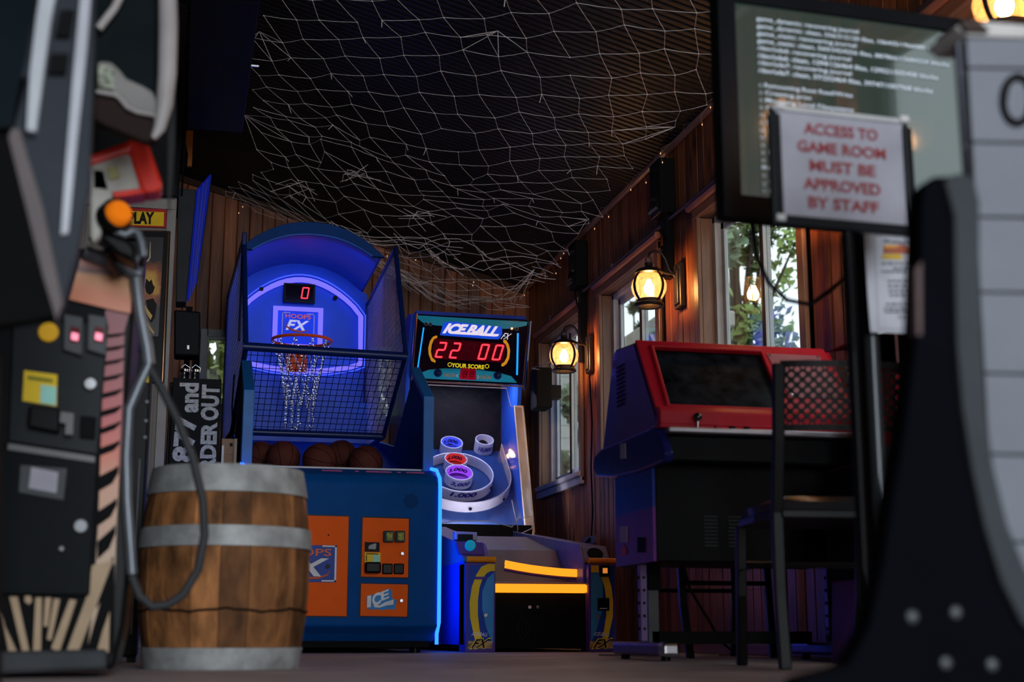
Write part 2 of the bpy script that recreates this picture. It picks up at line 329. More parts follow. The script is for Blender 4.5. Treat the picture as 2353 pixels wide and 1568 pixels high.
# ------------------------------------------------------------------ basketball hoop game
PF = PY(7.6)
led = emit('led_violet', (.17, .14, 1.0), 1.25); ledc = emit('led_azure', (.012, .12, 1.0), 4.0)
lcd = mat('led_red', (.9, .02, .04), .4, em=(1, .03, .05), es=2.2); blueglow = mat('blue_backboard', (.006, .085, .62), .35, var=.05, spec=.25)
ink_w = mat('white_ink', (.72, .72, .74), .5); ink_k = mat('black_ink', (.012, .012, .014), .5); ink_o = mat('orange_ink', (.75, .14, .05), .5)
ink_y = mat('yellow_ink', (.80, .55, .03), .5); ink_b = mat('blue_ink', (.01, .05, .35), .5); ink_g = mat('green_ink', (.05, .45, .35), .5)
XL, XR, YF = .318, 1.375, 7.6
hg = thing('basketball_game', (.85, 7.6, 0), 'blue basketball hoop arcade game with orange doors behind the barrel', 'arcade game')
sec = [(7.66, .10), (7.60, .14), (7.60, .90), (7.63, .94), (7.78, .985), (7.92, .99), (7.92, .06), (7.70, .06)]  # bullnosed front cabinet
def extr(mb, x0, x1, yz):
    n = len(yz); mb.add([(x0, a, b) for a, b in yz] + [(x1, a, b) for a, b in yz], [tuple(range(n)), tuple(range(n, 2 * n))[::-1]] + [(i, n + i, n + (i + 1) % n, (i + 1) % n) for i in range(n)]); return mb
extr(MB(), XL + .012, XR - .012, sec).build('front_cabinet', bluep, hg, bev=.012, seg=3)
MB().box(XL + .04, XR - .04, 7.70, 10.3, .03, .11).build('plinth', matte, hg)
for sx in (XL + .1, XR - .1):
    for sy in (7.8, 10.1): MB().cyl((sx, sy, 0), (sx, sy, .04), .03, 12).build('foot', black, hg)
# lit edges down both front corners
for xx in (XL + .004, XR - .006):
    p = [(xx, 8.02, 1.03), (xx, 7.72, .985), (xx, 7.615, .93), (xx, 7.598, .87), (xx, 7.598, .16), (xx, 7.66, .10), (xx, 7.66, .045)]
    MB().tube(p, .010, 8).build('edge_light', ledc, hg)
extr(MB(), XL, XL + .03, [(8.0, .06), (10.35, .06), (10.35, 1.5), (9.2, 1.3), (8.4, 1.66), (7.9, 1.42), (7.9, 1.0)]).build('side_panel', bluep, hg, bev=.004)
extr(MB(), XR - .03, XR, [(8.0, .06), (10.35, .06), (10.35, 1.5), (9.2, 1.3), (8.4, 1.66), (7.9, 1.42), (7.9, 1.0)]).build('side_panel', bluep, hg, bev=.004)
wm = mat('blue_edge_moulding', (.012, .13, .42), .4, spec=.2)
for x0 in (XL - .005, XR - .055):
    extr(MB(), x0, x0 + .06, [(7.885, .995), (7.885, 1.425), (8.39, 1.685), (8.41, 1.66), (7.915, 1.405), (7.915, .995)]).build('wing_moulding', wm, hg, bev=.004)
# ball trough and ramp
extr(MB(), XL + .03, XR - .03, [(7.93, .955), (8.45, 1.01), (10.2, 1.45), (10.2, 1.40), (8.45, .96), (7.93, .90)]).build('ball_ramp', mat('ramp_blue', (.003, .04, .40), .5, spec=.1), hg)
MB().box(XL + .03, XR - .03, 7.93, 8.02, .985, 1.012).build('trough_lip', mat('trough_white', (.55, .56, .6), .4), hg)
MB().box(XL + .03, XR - .03, 10.2, 10.3, 1.38, 1.75).build('lower_back_panel', blueglow, hg)
# backboard, hood, sides
PB = PY(10.3); bx0, bx1 = .285, 1.285
def arc2(x0, x1, zb, zt, n=18):
    c = (x0 + x1) / 2; h = (x1 - x0) / 2; return [(c - h * (2 * i / n - 1), zb + (zt - zb) * (1 - abs(2 * i / n - 1) ** 2.2)) for i in range(n + 1)]
out = [(bx0, 1.7), (bx1, 1.7)] + arc2(bx0, bx1, 2.58, 2.80)
MB().poly(PB, out, 0, -.04).build('backboard', blueglow, hg)
def shell(x0, x1, zb, zt, ya, yb, th, n=24, y_low=None):
    A = arc2(x0, x1, zb, zt, n); B = arc2(x0 + th, x1 - th, zb, zt - th, n); mb = MB(); k = n + 1
    vs = [(p[0], ya, p[1]) for p in A] + [(p[0], yb, p[1]) for p in A] + [(p[0], ya, p[1]) for p in B] + [(p[0], yb, p[1]) for p in B]; fs = []
    for i in range(n): fs += [(i, i + 1, k + i + 1, k + i), (2 * k + i, 3 * k + i, 3 * k + i + 1, 2 * k + i + 1), (i, 2 * k + i, 2 * k + i + 1, i + 1), (k + i, k + i + 1, 3 * k + i + 1, 3 * k + i)]
    mb.add(vs, fs, True); return mb
shell(.318, 1.255, 2.60, 2.80, 9.31, 10.3, .012).build('hood', mat('hood_blue', (.003, .05, .40), .35, var=.05, spec=.3), hg)
shell(.300, 1.275, 2.60, 2.815, 9.27, 9.31, .088).build('hood_fascia', mat('fascia_blue', (.003, .045, .22), .4, spec=.1), hg, bev=.004)
MB().tube([(p[0], 9.265, p[1]) for p in arc2(.388, 1.187, 2.60, 2.727, 24)], .005, 6).build('fascia_trim', mat('trim_light_blue', (.05, .2, .75), .3), hg)
def cage_side(x, sgn):
    # perforated side guard: a frame of tube and a wire mesh
    pts = [(10.28, 2.50), (8.9, 2.56), (8.38, 1.76), (9.30, 1.38), (10.28, 1.42)]
    def xx(yy): return 1.292 if sgn > 0 else .336 - (yy - 8.38) / 1.9 * .06
    fr = MB().tube([(xx(a), a, b) for a, b in pts], .016, 8, closed=True).build('side_frame', mat('frame_navy', (.003, .016, .11), .35, spec=.3), hg)
    mb = MB(); st = .046
    def inside(yy, zz):
        r = False; j = len(pts) - 1
        for i in range(len(pts)):
            (yi, zi), (yj, zj) = pts[i], pts[j]
            if (zi > zz) != (zj > zz) and yy < (yj - yi) * (zz - zi) / (zj - zi) + yi: r = not r
            j = i
        return r
    def clip(hor, c):
        xs = []
        for i in range(len(pts)):
            (yi, zi), (yj, zj) = pts[i], pts[(i + 1) % len(pts)]
            if hor:
                if (zi > c) != (zj > c): xs.append(yi + (yj - yi) * (c - zi) / (zj - zi))
            else:
                if (yi > c) != (yj > c): xs.append(zi + (zj - zi) * (c - yi) / (yj - yi))
        return sorted(xs)
    z = 1.35
    while z < 2.56:
        q = clip(True, z)
        for i in range(0, len(q) - 1, 2): mb.tube([(xx(q[i]), q[i], z), (xx(q[i + 1]), q[i + 1], z)], .0019, 4, caps=False)
        z += st
    y = 8.40
    while y < 10.27:
        q = clip(False, y)
        for i in range(0, len(q) - 1, 2): mb.tube([(xx(y), y, q[i]), (xx(y), y, q[i + 1])], .0019, 4, caps=False)
        y += st
    me = mb.build('side_mesh', mat('mesh_blue', (.20, .24, .75), .35), hg)
    return me
cage_side(.315, -1); cage_side(1.298, 1)
MB().box(.305, .335, 8.86, 8.90, 1.9, 2.6).build('front_post', mat('frame_navy', (0, 0, 0)), hg, bev=.006)
MB().tube([(.32, 8.38, 1.765), (1.295, 8.38, 1.745)], .026, 10).build('upper_rail', MC['frame_navy'], hg)
MB().tube([(.32, 9.30, 1.385), (1.295, 9.30, 1.38)], .024, 10).build('lower_rail', MC['frame_navy'], hg)
mb = MB(); nx, nz = 24, 14
for i in range(nx + 1):
    x = .33 + .95 * i / nx; mb.tube([(x, 8.385, 1.755), (x, 9.295, 1.385)], .0020, 4, caps=False)
for j in range(1, nz):
    t = j / nz; mb.tube([(.33, 8.385 + .91 * t, 1.755 - .37 * t), (1.28, 8.385 + .91 * t, 1.75 - .37 * t)], .0020, 4, caps=False)
mb.build('front_mesh', mat('mesh_dark', (.002, .008, .05), .6, spec=.02), hg)
# neon loop, logo square
PB2 = Pl((0, 10.255, 0), (1, 0, 0), (0, 0, 1))
ring = [(.345, 2.03), (.345, 2.40)] + [(.345 + (1.255 - .345) * i / 16, 2.40 + .272 * math.sin(pi * (i / 16)) ** .8) for i in range(1, 16)] + [(1.255, 2.40), (1.255, 2.03), (1.18, 2.0), (1.0, 1.965), (.8, 1.95), (.6, 1.965), (.42, 2.0)]
def band(P, L, w, d, mb=None):
    n = len(L); c = V((sum(p[0] for p in L) / n, sum(p[1] for p in L) / n)); vs = []
    for p in L:
        q = V(p); dd = (c - q).normalized() * w; r = q + dd; vs += [P.w(q.x, q.y, 0), P.w(r.x, r.y, 0), P.w(r.x, r.y, d), P.w(q.x, q.y, d)]
    fs = []
    for i in range(n):
        a, b = 4 * i, 4 * ((i + 1) % n); fs += [(a + k, a + (k + 1) % 4, b + (k + 1) % 4, b + k) for k in range(4)]
    mb = mb or MB(); mb.add(vs, fs); return mb
band(PB2, ring, .036, .018).build('neon_loop', led, hg)
band(PB2, [(c[0] + (c[0] - .8) * .045, c[1] + (c[1] - 2.25) * .06) for c in ring], .009, .012).build('neon_border', emit('led_faint', (.05, .1, .9), 1.2), hg)
def frame_px(P, q, w, d):   # square frame from four plane points
    return band(P, q, w, d)
q = [(.596, 2.14), (.959, 2.14), (.959, 2.445), (.596, 2.445)]
band(PB2, q, .045, .02).build('logo_neon', led, hg)
lg = MB().poly(PB2, [(.632, 2.176), (.923, 2.176), (.923, 2.41), (.632, 2.41)], 0, .006).build('logo_panel', mat('logo_blue', (.01, .06, .75), .4, em=(.01, .05, .9), es=.35), hg); WL[lg] = WL[hg]
txt('HOOPS', PB2, ((.685, 2.395), (.87, 2.39), (.685, 2.362)), mat('logo_orange_lit', (.8, .15, .05), .5, em=(.8, .12, .05), es=.4), lg, px=False, bold=.012, c=.007)
txt('FX', PB2, ((.70, 2.35), (.86, 2.345), (.69, 2.272)), mat('logo_white_lit', (.7, .7, .8), .5, em=(.6, .6, .8), es=.5), lg, px=False, bold=.03, shear=.2, c=.007)
MB().tube([PB2.w(.685, 2.34, .01), PB2.w(.69, 2.30, .01), PB2.w(.74, 2.272, .01), PB2.w(.80, 2.262, .01), PB2.w(.865, 2.28, .01)], [.002, .006, .008, .006, .001], 6).build('swoosh', ink_o, lg)
mb = MB()
for (a, b, c, d) in ((.662, .668, 2.2, 2.405), (.662, .72, 2.399, 2.405), (.892, .898, 2.2, 2.4), (.84, .898, 2.394, 2.4)): mb.pbox(PB2, a, b, c, d, .006, .009)
mb.build('logo_corner', ink_w, lg)
# target outline below the hoop
band(PB2, [(.60, 2.00), (.96, 1.99), (.96, 2.06), (.60, 2.07)], .004, .004).build('target_line', mat('pale_line', (.3, .4, .8), .5), hg)
# score display
sd = MB().pbox(PB2, .665, .895, 2.475, 2.62, 0, .03).build('score_display', black, hg, bev=.004); WL[sd] = WL[hg]
MB().pbox(PB2, .68, .88, 2.488, 2.607, .03, .032).build('display_window', mat('display_dark', (.012, .006, .012), .15), sd)
def seg7(P, ch, a0, b0, w, h, m, parent, th=.10, sl=.14, c=.002, off=None, name='digit'):
    on = {'0': 'abcdef', '2': 'abged', '8': 'abcdefg', '-': 'g', ' ': ''}[ch]; t = th * h
    g = t * .12
    segs = {'a': (t * .5 + g, h - t, w - t * .5 - g, h), 'g': (t * .5 + g, h / 2 - t / 2, w - t * .5 - g, h / 2 + t / 2), 'd': (t * .5 + g, 0, w - t * .5 - g, t),
            'f': (0, h / 2 + g, t, h - t * .4), 'b': (w - t, h / 2 + g, w, h - t * .4), 'e': (0, t * .4, t, h / 2 - g), 'c': (w - t, t * .4, w, h / 2 - g)}
    mb = MB()
    for k in on:
        x0, y0, x1, y1 = segs[k]; mb.poly(P, [(a0 + x + sl * y, b0 + y) for x, y in ((x0, y0), (x1, y0), (x1, y1), (x0, y1))], c, c + .0015)
    return mb.build(name, m, parent)
seg7(PB2, '0', .79, 2.505, .052, .088, lcd, sd, c=.0325)
for (x, z) in ((.505, 2.565), (1.045, 2.53)): MB().disc((x, 10.26, z), (0, -1, 0), .016, .03, 14).build('sensor', black, hg, bev=.003)
# rim with bracket and chain net
MB().lathe((.775, 9.80, 2.105), [(.205 + .011 * math.cos(a), .011 * math.sin(a)) for a in [2 * pi * i / 8 for i in range(9)]], 36).build('rim', mat('rim_orange', (.85, .10, .02), .3), hg)
MB().box(.70, .85, 9.98, 10.26, 2.085, 2.10).box(.70, .85, 10.22, 10.26, 1.96, 2.10).build('rim_bracket', mat('rim_orange', (0, 0, 0)), hg, bev=.004)
cn = mat('chain_steel', (.62, .62, .64), .25, .9); mb = MB(); RN = 10
def chain(p, q, mb, lk=.022):
    p, q = V(p), V(q); L = (q - p).length; n = max(2, int(L / lk * 1.25)); d = (q - p).normalized(); u = d.orthogonal().normalized(); w = d.cross(u)
    for i in range(n):
        c = p + (q - p) * ((i + .5) / n); a = u if i % 2 else w; e = a * .0055
        mb.tube([c - d * lk * .5 + e * .3, c - d * lk * .3 + e, c + d * lk * .3 + e, c + d * lk * .5, c + d * lk * .3 - e, c - d * lk * .3 - e], .0019, 4, closed=True)
lev = [(2.095, .200), (1.93, .150), (1.78, .115), (1.64, .098), (1.52, .10)]
for k in range(RN):
    for j in range(len(lev) - 1):
        a0 = 2 * pi * (k + (j % 2) * .5) / RN; z0, r0 = lev[j]; z1, r1 = lev[j + 1]
        for sgn in ((-.5, .5) if j < 3 else ((.0,))):
            a1 = a0 + sgn * 2 * pi / RN
            if j == 3 and k % 2: continue
            chain((.775 + r0 * math.cos(a0), 9.8 + r0 * math.sin(a0), z0), (.775 + r1 * math.cos(a1), 9.8 + r1 * math.sin(a1), z1 + random.uniform(-.02, .02)), mb)
for k in range(0, RN, 2):
    a0, a1 = 2 * pi * (k + .5) / RN, 2 * pi * (k + 1.5) / RN; p0 = V((.775 + .1 * math.cos(a0), 9.8 + .1 * math.sin(a0), 1.52)); p1 = V((.775 + .1 * math.cos(a1), 9.8 + .1 * math.sin(a1), 1.52)); m_ = (p0 + p1) / 2 - V((0, 0, .05)); chain(p0, m_, mb); chain(m_, p1, mb)
mb.build('chain_net', cn, hg, stuff=True)
# added fill lights, boosting the blue glow of the neon and the lit edges
def strip(name, loc, rot, sx, sy, e, col):
    area(name, loc, rot, sx, sy, e, col)
strip('hood_fill', (.79, 9.45, 2.60), (math.radians(60), 0, 0), .7, .08, 2.0, (.08, .22, 1))
strip('edge_fill', (XR + .012, 8.12, .50), (0, -pi / 2, 0), .8, .35, 4.0, (.0, .09, 1))
strip('edge_fill', (XL - .012, 7.62, .52), (0, pi / 2, 0), .75, .02, 1.5, (.0, .10, 1))
# orange doors on the front
def door(name, L, label=None):
    P = PF.pts(L); mb = MB().poly(PF, P, 0, .010); o = mb.build(name, orange, hg, bev=.002, label=label); WL[o] = WL[hg]
    band(PF, [(a + (.006 if a > sum(p[0] for p in P) / 4 else -.006), b + (.006 if b > sum(p[1] for p in P) / 4 else -.006)) for a, b in P], .006, .004).build('door_gap', black, o); return o
PD = Pl((0, 7.589, 0), (1, 0, 0), (0, 0, 1))
d1 = door('door', [(560, 1181), (801, 1188), (796, 1417), (556, 1414)], 'large orange front door with square game logo')
d2 = door('door', [(833, 1190), (939, 1193), (937, 1328), (829, 1326)], 'orange coin door with slots and note acceptor')
d3 = door('door', [(829, 1342), (937, 1344), (935, 1418), (827, 1416)], 'small orange service door with maker logo')
bd = MB().ppx(PD, [(590, 1252), (775, 1254), (772, 1339), (588, 1337)], 0, .002).build('badge', mat('badge_blue', (.01, .04, .30), .4), d1); WL[bd] = WL[hg]
PE = Pl((0, 7.586, 0), (1, 0, 0), (0, 0, 1))
MB().ppx(PE, [(741, 1254), (774, 1255), (774, 1258), (741, 1257)], 0, .001).ppx(PE, [(770, 1255), (774, 1255), (772, 1337), (768, 1337)], 0, .001).ppx(PE, [(739, 1334), (772, 1334), (772, 1337), (739, 1337)], 0, .001).build('badge_border', ink_w, bd)
txt('HOOPS', PE, ((628, 1260), (762, 1262), (627, 1277)), ink_o, d1, bold=.012, c=0)
txt('FX', PE, ((640, 1281), (756, 1284), (632, 1323)), ink_w, d1, bold=.03, shear=.18, c=0)
MB().tube([PE.w(*PE.st(*p), .002) for p in ((640, 1318), (680, 1328), (730, 1329), (752, 1322), (757, 1312))], [.001, .005, .006, .004, .001], 6).build('swoosh', ink_o, bd)
for (x, y, r, o) in ((753, 1302, .011, d1), (924, 1273, .010, d2), (922, 1381, .010, d3)):
    c = PD.w(*PD.st(x, y)); MB().disc(c, (0, -1, 0), r, .012, 16).build('lock', chrome if o != d1 else black, o, bev=.002)
for (x, y) in ((712, 1229), (755, 1230)): MB().disc(PD.w(*PD.st(x, y)), (0, -1, 0), .004, .004, 10).build('screw', matte, d1)
for x in (892, 918):   # lit coin entries, coin returns
    c = PD.w(*PD.st(x, 1234)); MB().box(c.x - .028, c.x + .028, c.y - .022, c.y + .004, c.z - .031, c.z + .031).build('coin_entry', mat('entry_charcoal', (.045, .042, .042), .4), d2, bev=.006)
    MB().box(c.x - .012, c.x + .020, c.y - .025, c.y - .0215, c.z - .020, c.z + .020).build('coin_button', mat('coin_yellow_green', (.25, .28, .04), .4, var=.9, scale=120), d2)
    MB().box(c.x - .021, c.x - .016, c.y - .025, c.y - .0215, c.z - .022, c.z + .022).build('coin_slot', black, d2)
    c = PD.w(*PD.st(x - 2, 1308)); MB().box(c.x - .028, c.x + .028, c.y - .012, c.y + .004, c.z - .028, c.z + .028).build('coin_return', black, d2, bev=.006)
    MB().box(c.x - .020, c.x + .020, c.y - .0135, c.y - .012, c.z - .020, c.z + .020).build('return_flap', mat('flap_black', (.004, .004, .005), .2), d2)
c = PD.w(*PD.st(855, 1305)); MB().box(c.x - .042, c.x + .042, c.y - .05, c.y + .004, c.z - .03, c.z + .028).build('bill_acceptor', black, d2, bev=.01, seg=3)
na = MB().ppx(PD, [(837, 1270), (874, 1271), (874, 1295), (837, 1294)], 0, .012).build('note_label', ink_y, d2, bev=.002); WL[na] = WL[hg]
PG = Pl((0, 7.5765, 0), (1, 0, 0), (0, 0, 1)); MB().ppx(PG, [(857, 1276), (872, 1276), (872, 1292), (857, 1292)], 0, .001).build('note_label_patch', mat('pale_green', (.35, .7, .6), .5), d2)
MB().ppx(PG, [(841, 1272), (870, 1273), (870, 1275), (841, 1274)], 0, .0012).ppx(PG, [(841, 1276), (843, 1276), (843, 1290), (841, 1290)], 0, .0012).build('note_label_print', ink_k, d2)
MB().ppx(PD, [(838, 1246), (872, 1247), (872, 1269), (838, 1268)], 0, .002).build('notice_plate', ink_k, d2)
MB().ppx(PE, [(846, 1262), (848, 1254), (862, 1249), (865, 1251), (863, 1263)], -.001, .0005).build('notice_print', mat('grey_ink', (.35, .35, .36), .5), d2)
# maker logo: leaning white letters over a blue drop shadow
MB().ppx(PD, [(842, 1372), (853, 1368), (872, 1362), (893, 1353), (901, 1358), (901, 1375), (912, 1380), (907, 1402), (893, 1400), (878, 1403), (864, 1400), (852, 1402), (843, 1398)], 0, .0015).build('logo_shadow', mat('logo_sky_blue', (.02, .22, .55), .4), d3)
txt('I', PE, ((844, 1370), (853, 1369), (843, 1397)), ink_w, d3, bold=.02, c=0)
txt('C', PE, ((855, 1366), (875, 1360), (855, 1394)), ink_w, d3, bold=.04, c=0)
txt('E', PE, ((875, 1361), (893, 1354), (876, 1382)), ink_w, d3, bold=.03, c=0)
MB().ppx(PE, [(858, 1388), (872, 1392), (886, 1384), (905, 1378), (904, 1390), (888, 1392), (872, 1397), (860, 1396)], 0, .0012).build('logo_wave', ink_w, d3)
mb = MB()
for i in range(-5, 6):
    for j in range(-5, 6):
        if math.hypot(i, j) < 5.3:
            mb.disc((1.207 + i * .0075 + (j % 2) * .0037, 7.601, .80 + j * .0075), (0, -1, 0), .0024, .0022, 6)
mb.build('speaker_holes', matte, hg, stuff=True)
# rules strip on top of the bullnose
PT = Pl((XL, 7.70, .962), (1, 0, 0), (0, .94, .34)); mb = MB()
for (a, b) in ((.42, .53), (.60, .62), (.66, .80), (.83, .85), (.88, .98)): mb.pbox(PT, a, b, -.004, .004, .002, .003); mb.pbox(PT, a, b, .010, .016, .002, .003)
mb.build('rules_print', mat('pink_print', (.7, .15, .35), .5), hg)
# basketballs
bm_ = mat('basketball_leather', (.085, .020, .013), .5, spec=.2, bump=.5, bscale=260, var=.15)
def ball(x, y, z, r, rot, lab):
    t = thing('basketball', (x, y, z - r), lab, 'ball', 'basketballs in the trough'); R = Matrix.Rotation(rot[0], 3, 'X') @ Matrix.Rotation(rot[1], 3, 'Y') @ Matrix.Rotation(rot[2], 3, 'Z'); c = V((x, y, z))
    nl, nm = 20, 32; mb = MB(); mb.lathe(c, [(r * math.sin(pi * i / nl) + 1e-5, -r * math.cos(pi * i / nl)) for i in range(nl + 1)], nm); mb.build('shell', bm_, t)
    mb = MB(); rr = r * 1.001
    def cv(f): mb.tube([c + R @ (f(2 * pi * i / 48).normalized() * rr) for i in range(48)], r * .017, 5, closed=True)
    cv(lambda a: V((math.cos(a), math.sin(a), 0))); cv(lambda a: V((0, math.cos(a), math.sin(a))))
    for s in (1, -1): cv(lambda a: V((s * (.62 - .28 * math.cos(2 * a)), .8 * math.cos(a), .8 * math.sin(a))))
    mb.build('seam', mat('seam_black', (.012, .008, .008), .6), t)
def bpx(px, py, Y): p = at(px, py, Y); return p.x, p.y, p.z
br = .098
ball(.452, 8.50, 1.122, br, (.3, .4, .2), 'leftmost basketball, half hidden by the blue left wing')
ball(*bpx(650, 1053, 8.16), br, (1.0, .5, .1), 'reddish basketball second from the left in the trough')
ball(*bpx(735, 1058, 8.10), br, (.2, .2, 1.1), 'basketball in the middle of the trough, worn pale on top')
ball(*bpx(784, 1050, 8.38), br, (.6, 1.2, .4), 'basketball lying behind the middle and right balls')
ball(*bpx(840, 1063, 8.10), br, (1.2, .2, .9), 'rightmost dark basketball in the trough')

# ------------------------------------------------------------------ ice ball alley
ig = thing('alley_roller_game', (2.0, 7.86, 0), 'alley roller arcade game with numbered rings and red 22 00 score display', 'arcade game')
navy = mat('navy_side', (.008, .045, .42), .35, spec=.2); purp = mat('purple_trim', (.10, .05, .26), .3); IX0, IX1 = 1.564, 2.438
laneg = mat('lane_grey', (.20, .17, .19), .4); amber = emit('amber_light', (1.0, .30, .014), 1.45); amberp = mat('amber_roll', (.85, .28, .01), .35)
MB().box(IX0, IX0 + .003, 7.90, 10.9, .04, .50).build('side_panel', navy, ig, bev=.004); MB().box(IX1 - .003, IX1, 7.90, 10.9, .04, .50).build('side_panel', navy, ig, bev=.004)
MB().box(IX0 + .03, IX1 - .03, 7.96, 10.8, .02, .10).build('plinth', matte, ig)
P8 = PY(7.858)
for s, (x0, x1) in enumerate(((IX0, 1.735), (2.275, IX1))):
    pl = MB().box(x0, x1, 7.86, 8.04, .0, .49).build('front_pillar', purp, ig, bev=.006); WL[pl] = WL[ig]
    MB().cyl((x0 - .004 + .012, 7.875, .508), (x1 + .004, 7.875, .508), .017, 12).build('amber_roll', amberp, pl)
    MB().box(x0 + .008, x1 + .004, 7.875, 8.0, .497, .522).build('amber_cap', amberp, pl, bev=.008)
L0 = [(1077, 1300), (1133, 1300), (1132, 1492), (1072, 1492)]; R0 = [(1358, 1300), (1411, 1300), (1410, 1492), (1356, 1492)]
art0 = MB().ppx(P8, L0, 0, .002).build('front_art', mat('art_blue', (.01, .05, .32), .35), ig, label='left pillar art with yellow arc'); art1 = MB().ppx(P8, R0, 0, .002).build('front_art', MC['art_blue'], ig, label='right pillar art with yellow arc'); WL[art0] = WL[art1] = WL[ig]
P9 = PY(7.855); P10 = PY(7.853)
sky_ = mat('art_light_blue', (.05, .27, .52), .35); yel = mat('art_yellow', (.85, .55, .02), .4, var=.2, scale=4)
MB().ppx(P9, [(1136, 1315), (1120, 1330), (1108, 1360), (1108, 1400), (1116, 1440), (1131, 1478), (1133, 1478), (1136, 1315)][:-1], 0, .001).build('light_area', sky_, art0)
MB().ppx(P9, [(1358, 1315), (1385, 1312), (1385, 1400), (1370, 1450), (1358, 1478)], 0, .001).build('light_area', sky_, art1)
MB().ppx(P10, [(1137, 1297), (1122, 1296), (1106, 1303), (1094, 1322), (1084, 1350), (1079, 1385), (1080, 1420), (1087, 1452), (1092, 1474), (1110, 1474), (1102, 1448), (1098, 1415), (1098, 1380), (1102, 1350), (1109, 1330), (1118, 1318), (1128, 1313), (1137, 1313)], 0, .001).build('yellow_arc', yel, art0)
MB().ppx(P10, [(1385, 1300), (1396, 1320), (1405, 1350), (1409, 1385), (1408, 1420), (1401, 1450), (1396, 1474), (1382, 1474), (1388, 1448), (1393, 1415), (1393, 1380), (1389, 1350), (1380, 1322)], 0, .001).ppx(P10, [(1358, 1300), (1376, 1300), (1376, 1316), (1358, 1316)], 0, .001).build('yellow_arc', yel, art1)
for a, dx, (lx, ly) in ((art0, 0, (1115, 1415)), (art1, 280, (1373, 1418))):
    MB().ppx(P9, [(1076 + dx, 1474), (1131 + dx, 1474), (1131 + dx, 1491), (1074 + dx, 1491)], 0, .0012).build('base_patch', mat('worn_orange', (.5, .28, .12), .5, var=.6, scale=30), a)
    txt('ICE.BALL', P10, ((1086 + dx, 1453), (1122 + dx, 1455), (1083 + dx, 1461)), ink_w, a, bold=.01, shear=.3, c=.001)
    txt('FX', P10, ((1085 + dx, 1468), (1130 + dx, 1466), (1078 + dx, 1493)), ink_y, a, bold=.05, shear=.35, c=.001)
    txt('FX', P10, ((1088 + dx, 1470), (1126 + dx, 1469), (1082 + dx, 1490)), ink_k, a, bold=.02, shear=.35, c=.003)
    MB().disc(P10.w(*P10.st(lx, ly)), (0, -1, 0), .012, .014, 14).build('lock', chrome, a, bev=.002)
for (x0, y0, x1, y1) in ((1378, 1299, 1400, 1326), (1373, 1375, 1399, 1404)):
    MB().ppx(P10, [(x0, y0), (x1, y0), (x1, y1), (x0, y1)], 0, .014).build('coin_unit', black, art1, bev=.003)
P11 = PY(7.838); MB().ppx(P11, [(1385, 1306), (1396, 1306), (1396, 1318), (1385, 1318)], 0, .001).build('coin_light', mat('coin_amber', (.6, .25, .05), .4, em=(1, .3, .05), es=.6), art1)
MB().ppx(P11, [(1378, 1398), (1395, 1398), (1395, 1400), (1378, 1400)], 0, .001).build('coin_return_edge', ink_w, art1)
MB().ppx(P10, [(1091, 1326), (1118, 1326), (1118, 1332), (1091, 1332)], 0, .008).build('ticket_bar', purp, art0, bev=.001)
MB().box(1.735, 2.275, 7.93, 8.0, .02, .325).build('front_panel', matte, ig)
fp = PY(7.928); mb = MB()
for k in range(4):
    r = .03 + k * .022
    for s in (1, -1):
        for cx in (1.975, 2.03):
            L = [V((cx + s * r * math.cos(a) * (1 if (cx < 2) == (s < 0) else 0.0), 7.929, .135 + r * math.sin(a))) for a in [-.9 + .3 * i for i in range(7)]]
            if (cx < 2) == (s < 0): mb.tube(L, .003, 5)
mb.build('speaker_grille', mat('grille_black', (.02, .02, .022), .3), ig, stuff=True)
for x, m_ in ((1217, ink_w), (1235, chrome)): MB().disc(fp.w(*fp.st(x, 1396)), (0, -1, 0), .009, .008, 14).disc(fp.w(*fp.st(x, 1396), .006), (0, -1, 0), .003, .004, 8).build('push_button', m_, ig, bev=.001)
MB().box(1.735, 2.275, 7.885, 7.95, .328, .376).build('light_bar', amber, ig, bev=.01, seg=3)
# ball tray above the bar
extr(MB(), 1.735, 2.275, [(7.90, .376), (7.90, .385), (8.22, .40), (8.5, .60), (9.3, .735), (9.3, .70), (8.5, .55), (8.25, .36), (7.90, .36)]).build('lane', laneg, ig)
pth = [at(1160, 1298, 8.12), at(1190, 1304, 8.10), (at(1220, 1309, 8.09)), at(1255, 1313.5, 8.08), at(1290, 1317, 8.07), at(1344, 1320, 8.06)]
MB().tube([p + V((0, 0, .013)) for p in pth], .013, 10).tube([p - V((0, 0, .006)) for p in pth], .014, 10).build('return_light', amber, ig)
MB().tube([p - V((0, -.012, .026)) for p in pth], .010, 8).build('return_ledge', purp, ig)
extr(MB(), 2.278, IX1 - .004, [(7.94, .49), (7.95, .512), (8.03, .60), (9.70, .78), (9.70, .1), (7.94, .1)]).build('console', mat('console_lilac', (.20, .15, .30), .35), ig, bev=.006, label='right ball return console')
extr(MB(), 2.262, 2.277, [(7.93, .38), (7.93, .50), (8.03, .612), (9.70, .80), (9.70, .6), (8.4, .42)]).build('console_wall', mat('console_edge', (.26, .22, .34), .3), ig, bev=.004)
cp = Pl((2.275, 7.95, .512), (1, 0, 0), (0, .08, .088)); c = cp.w(.078, .055, .002); MB().disc(c, cp.N, .047, .003, 24).build('ball_cup', matte, ig)
extr(MB(), IX0 + .004, 1.735, [(7.94, .49), (7.94, .505), (8.12, .615), (9.40, .80), (9.40, .1), (7.94, .1)]).build('console', MC['console_lilac'], ig, bev=.006, label='left console with start button')
cp2 = Pl((IX0, 7.97, .53), (1, 0, 0), (0, .16, .10)); b = at(1078, 1257, 8.0); MB().ppx(PY(8.02), [(1044, 1246), (1107, 1248), (1111, 1277), (1052, 1275)], 0, .04).build('button_box', purp, ig, bev=.004)
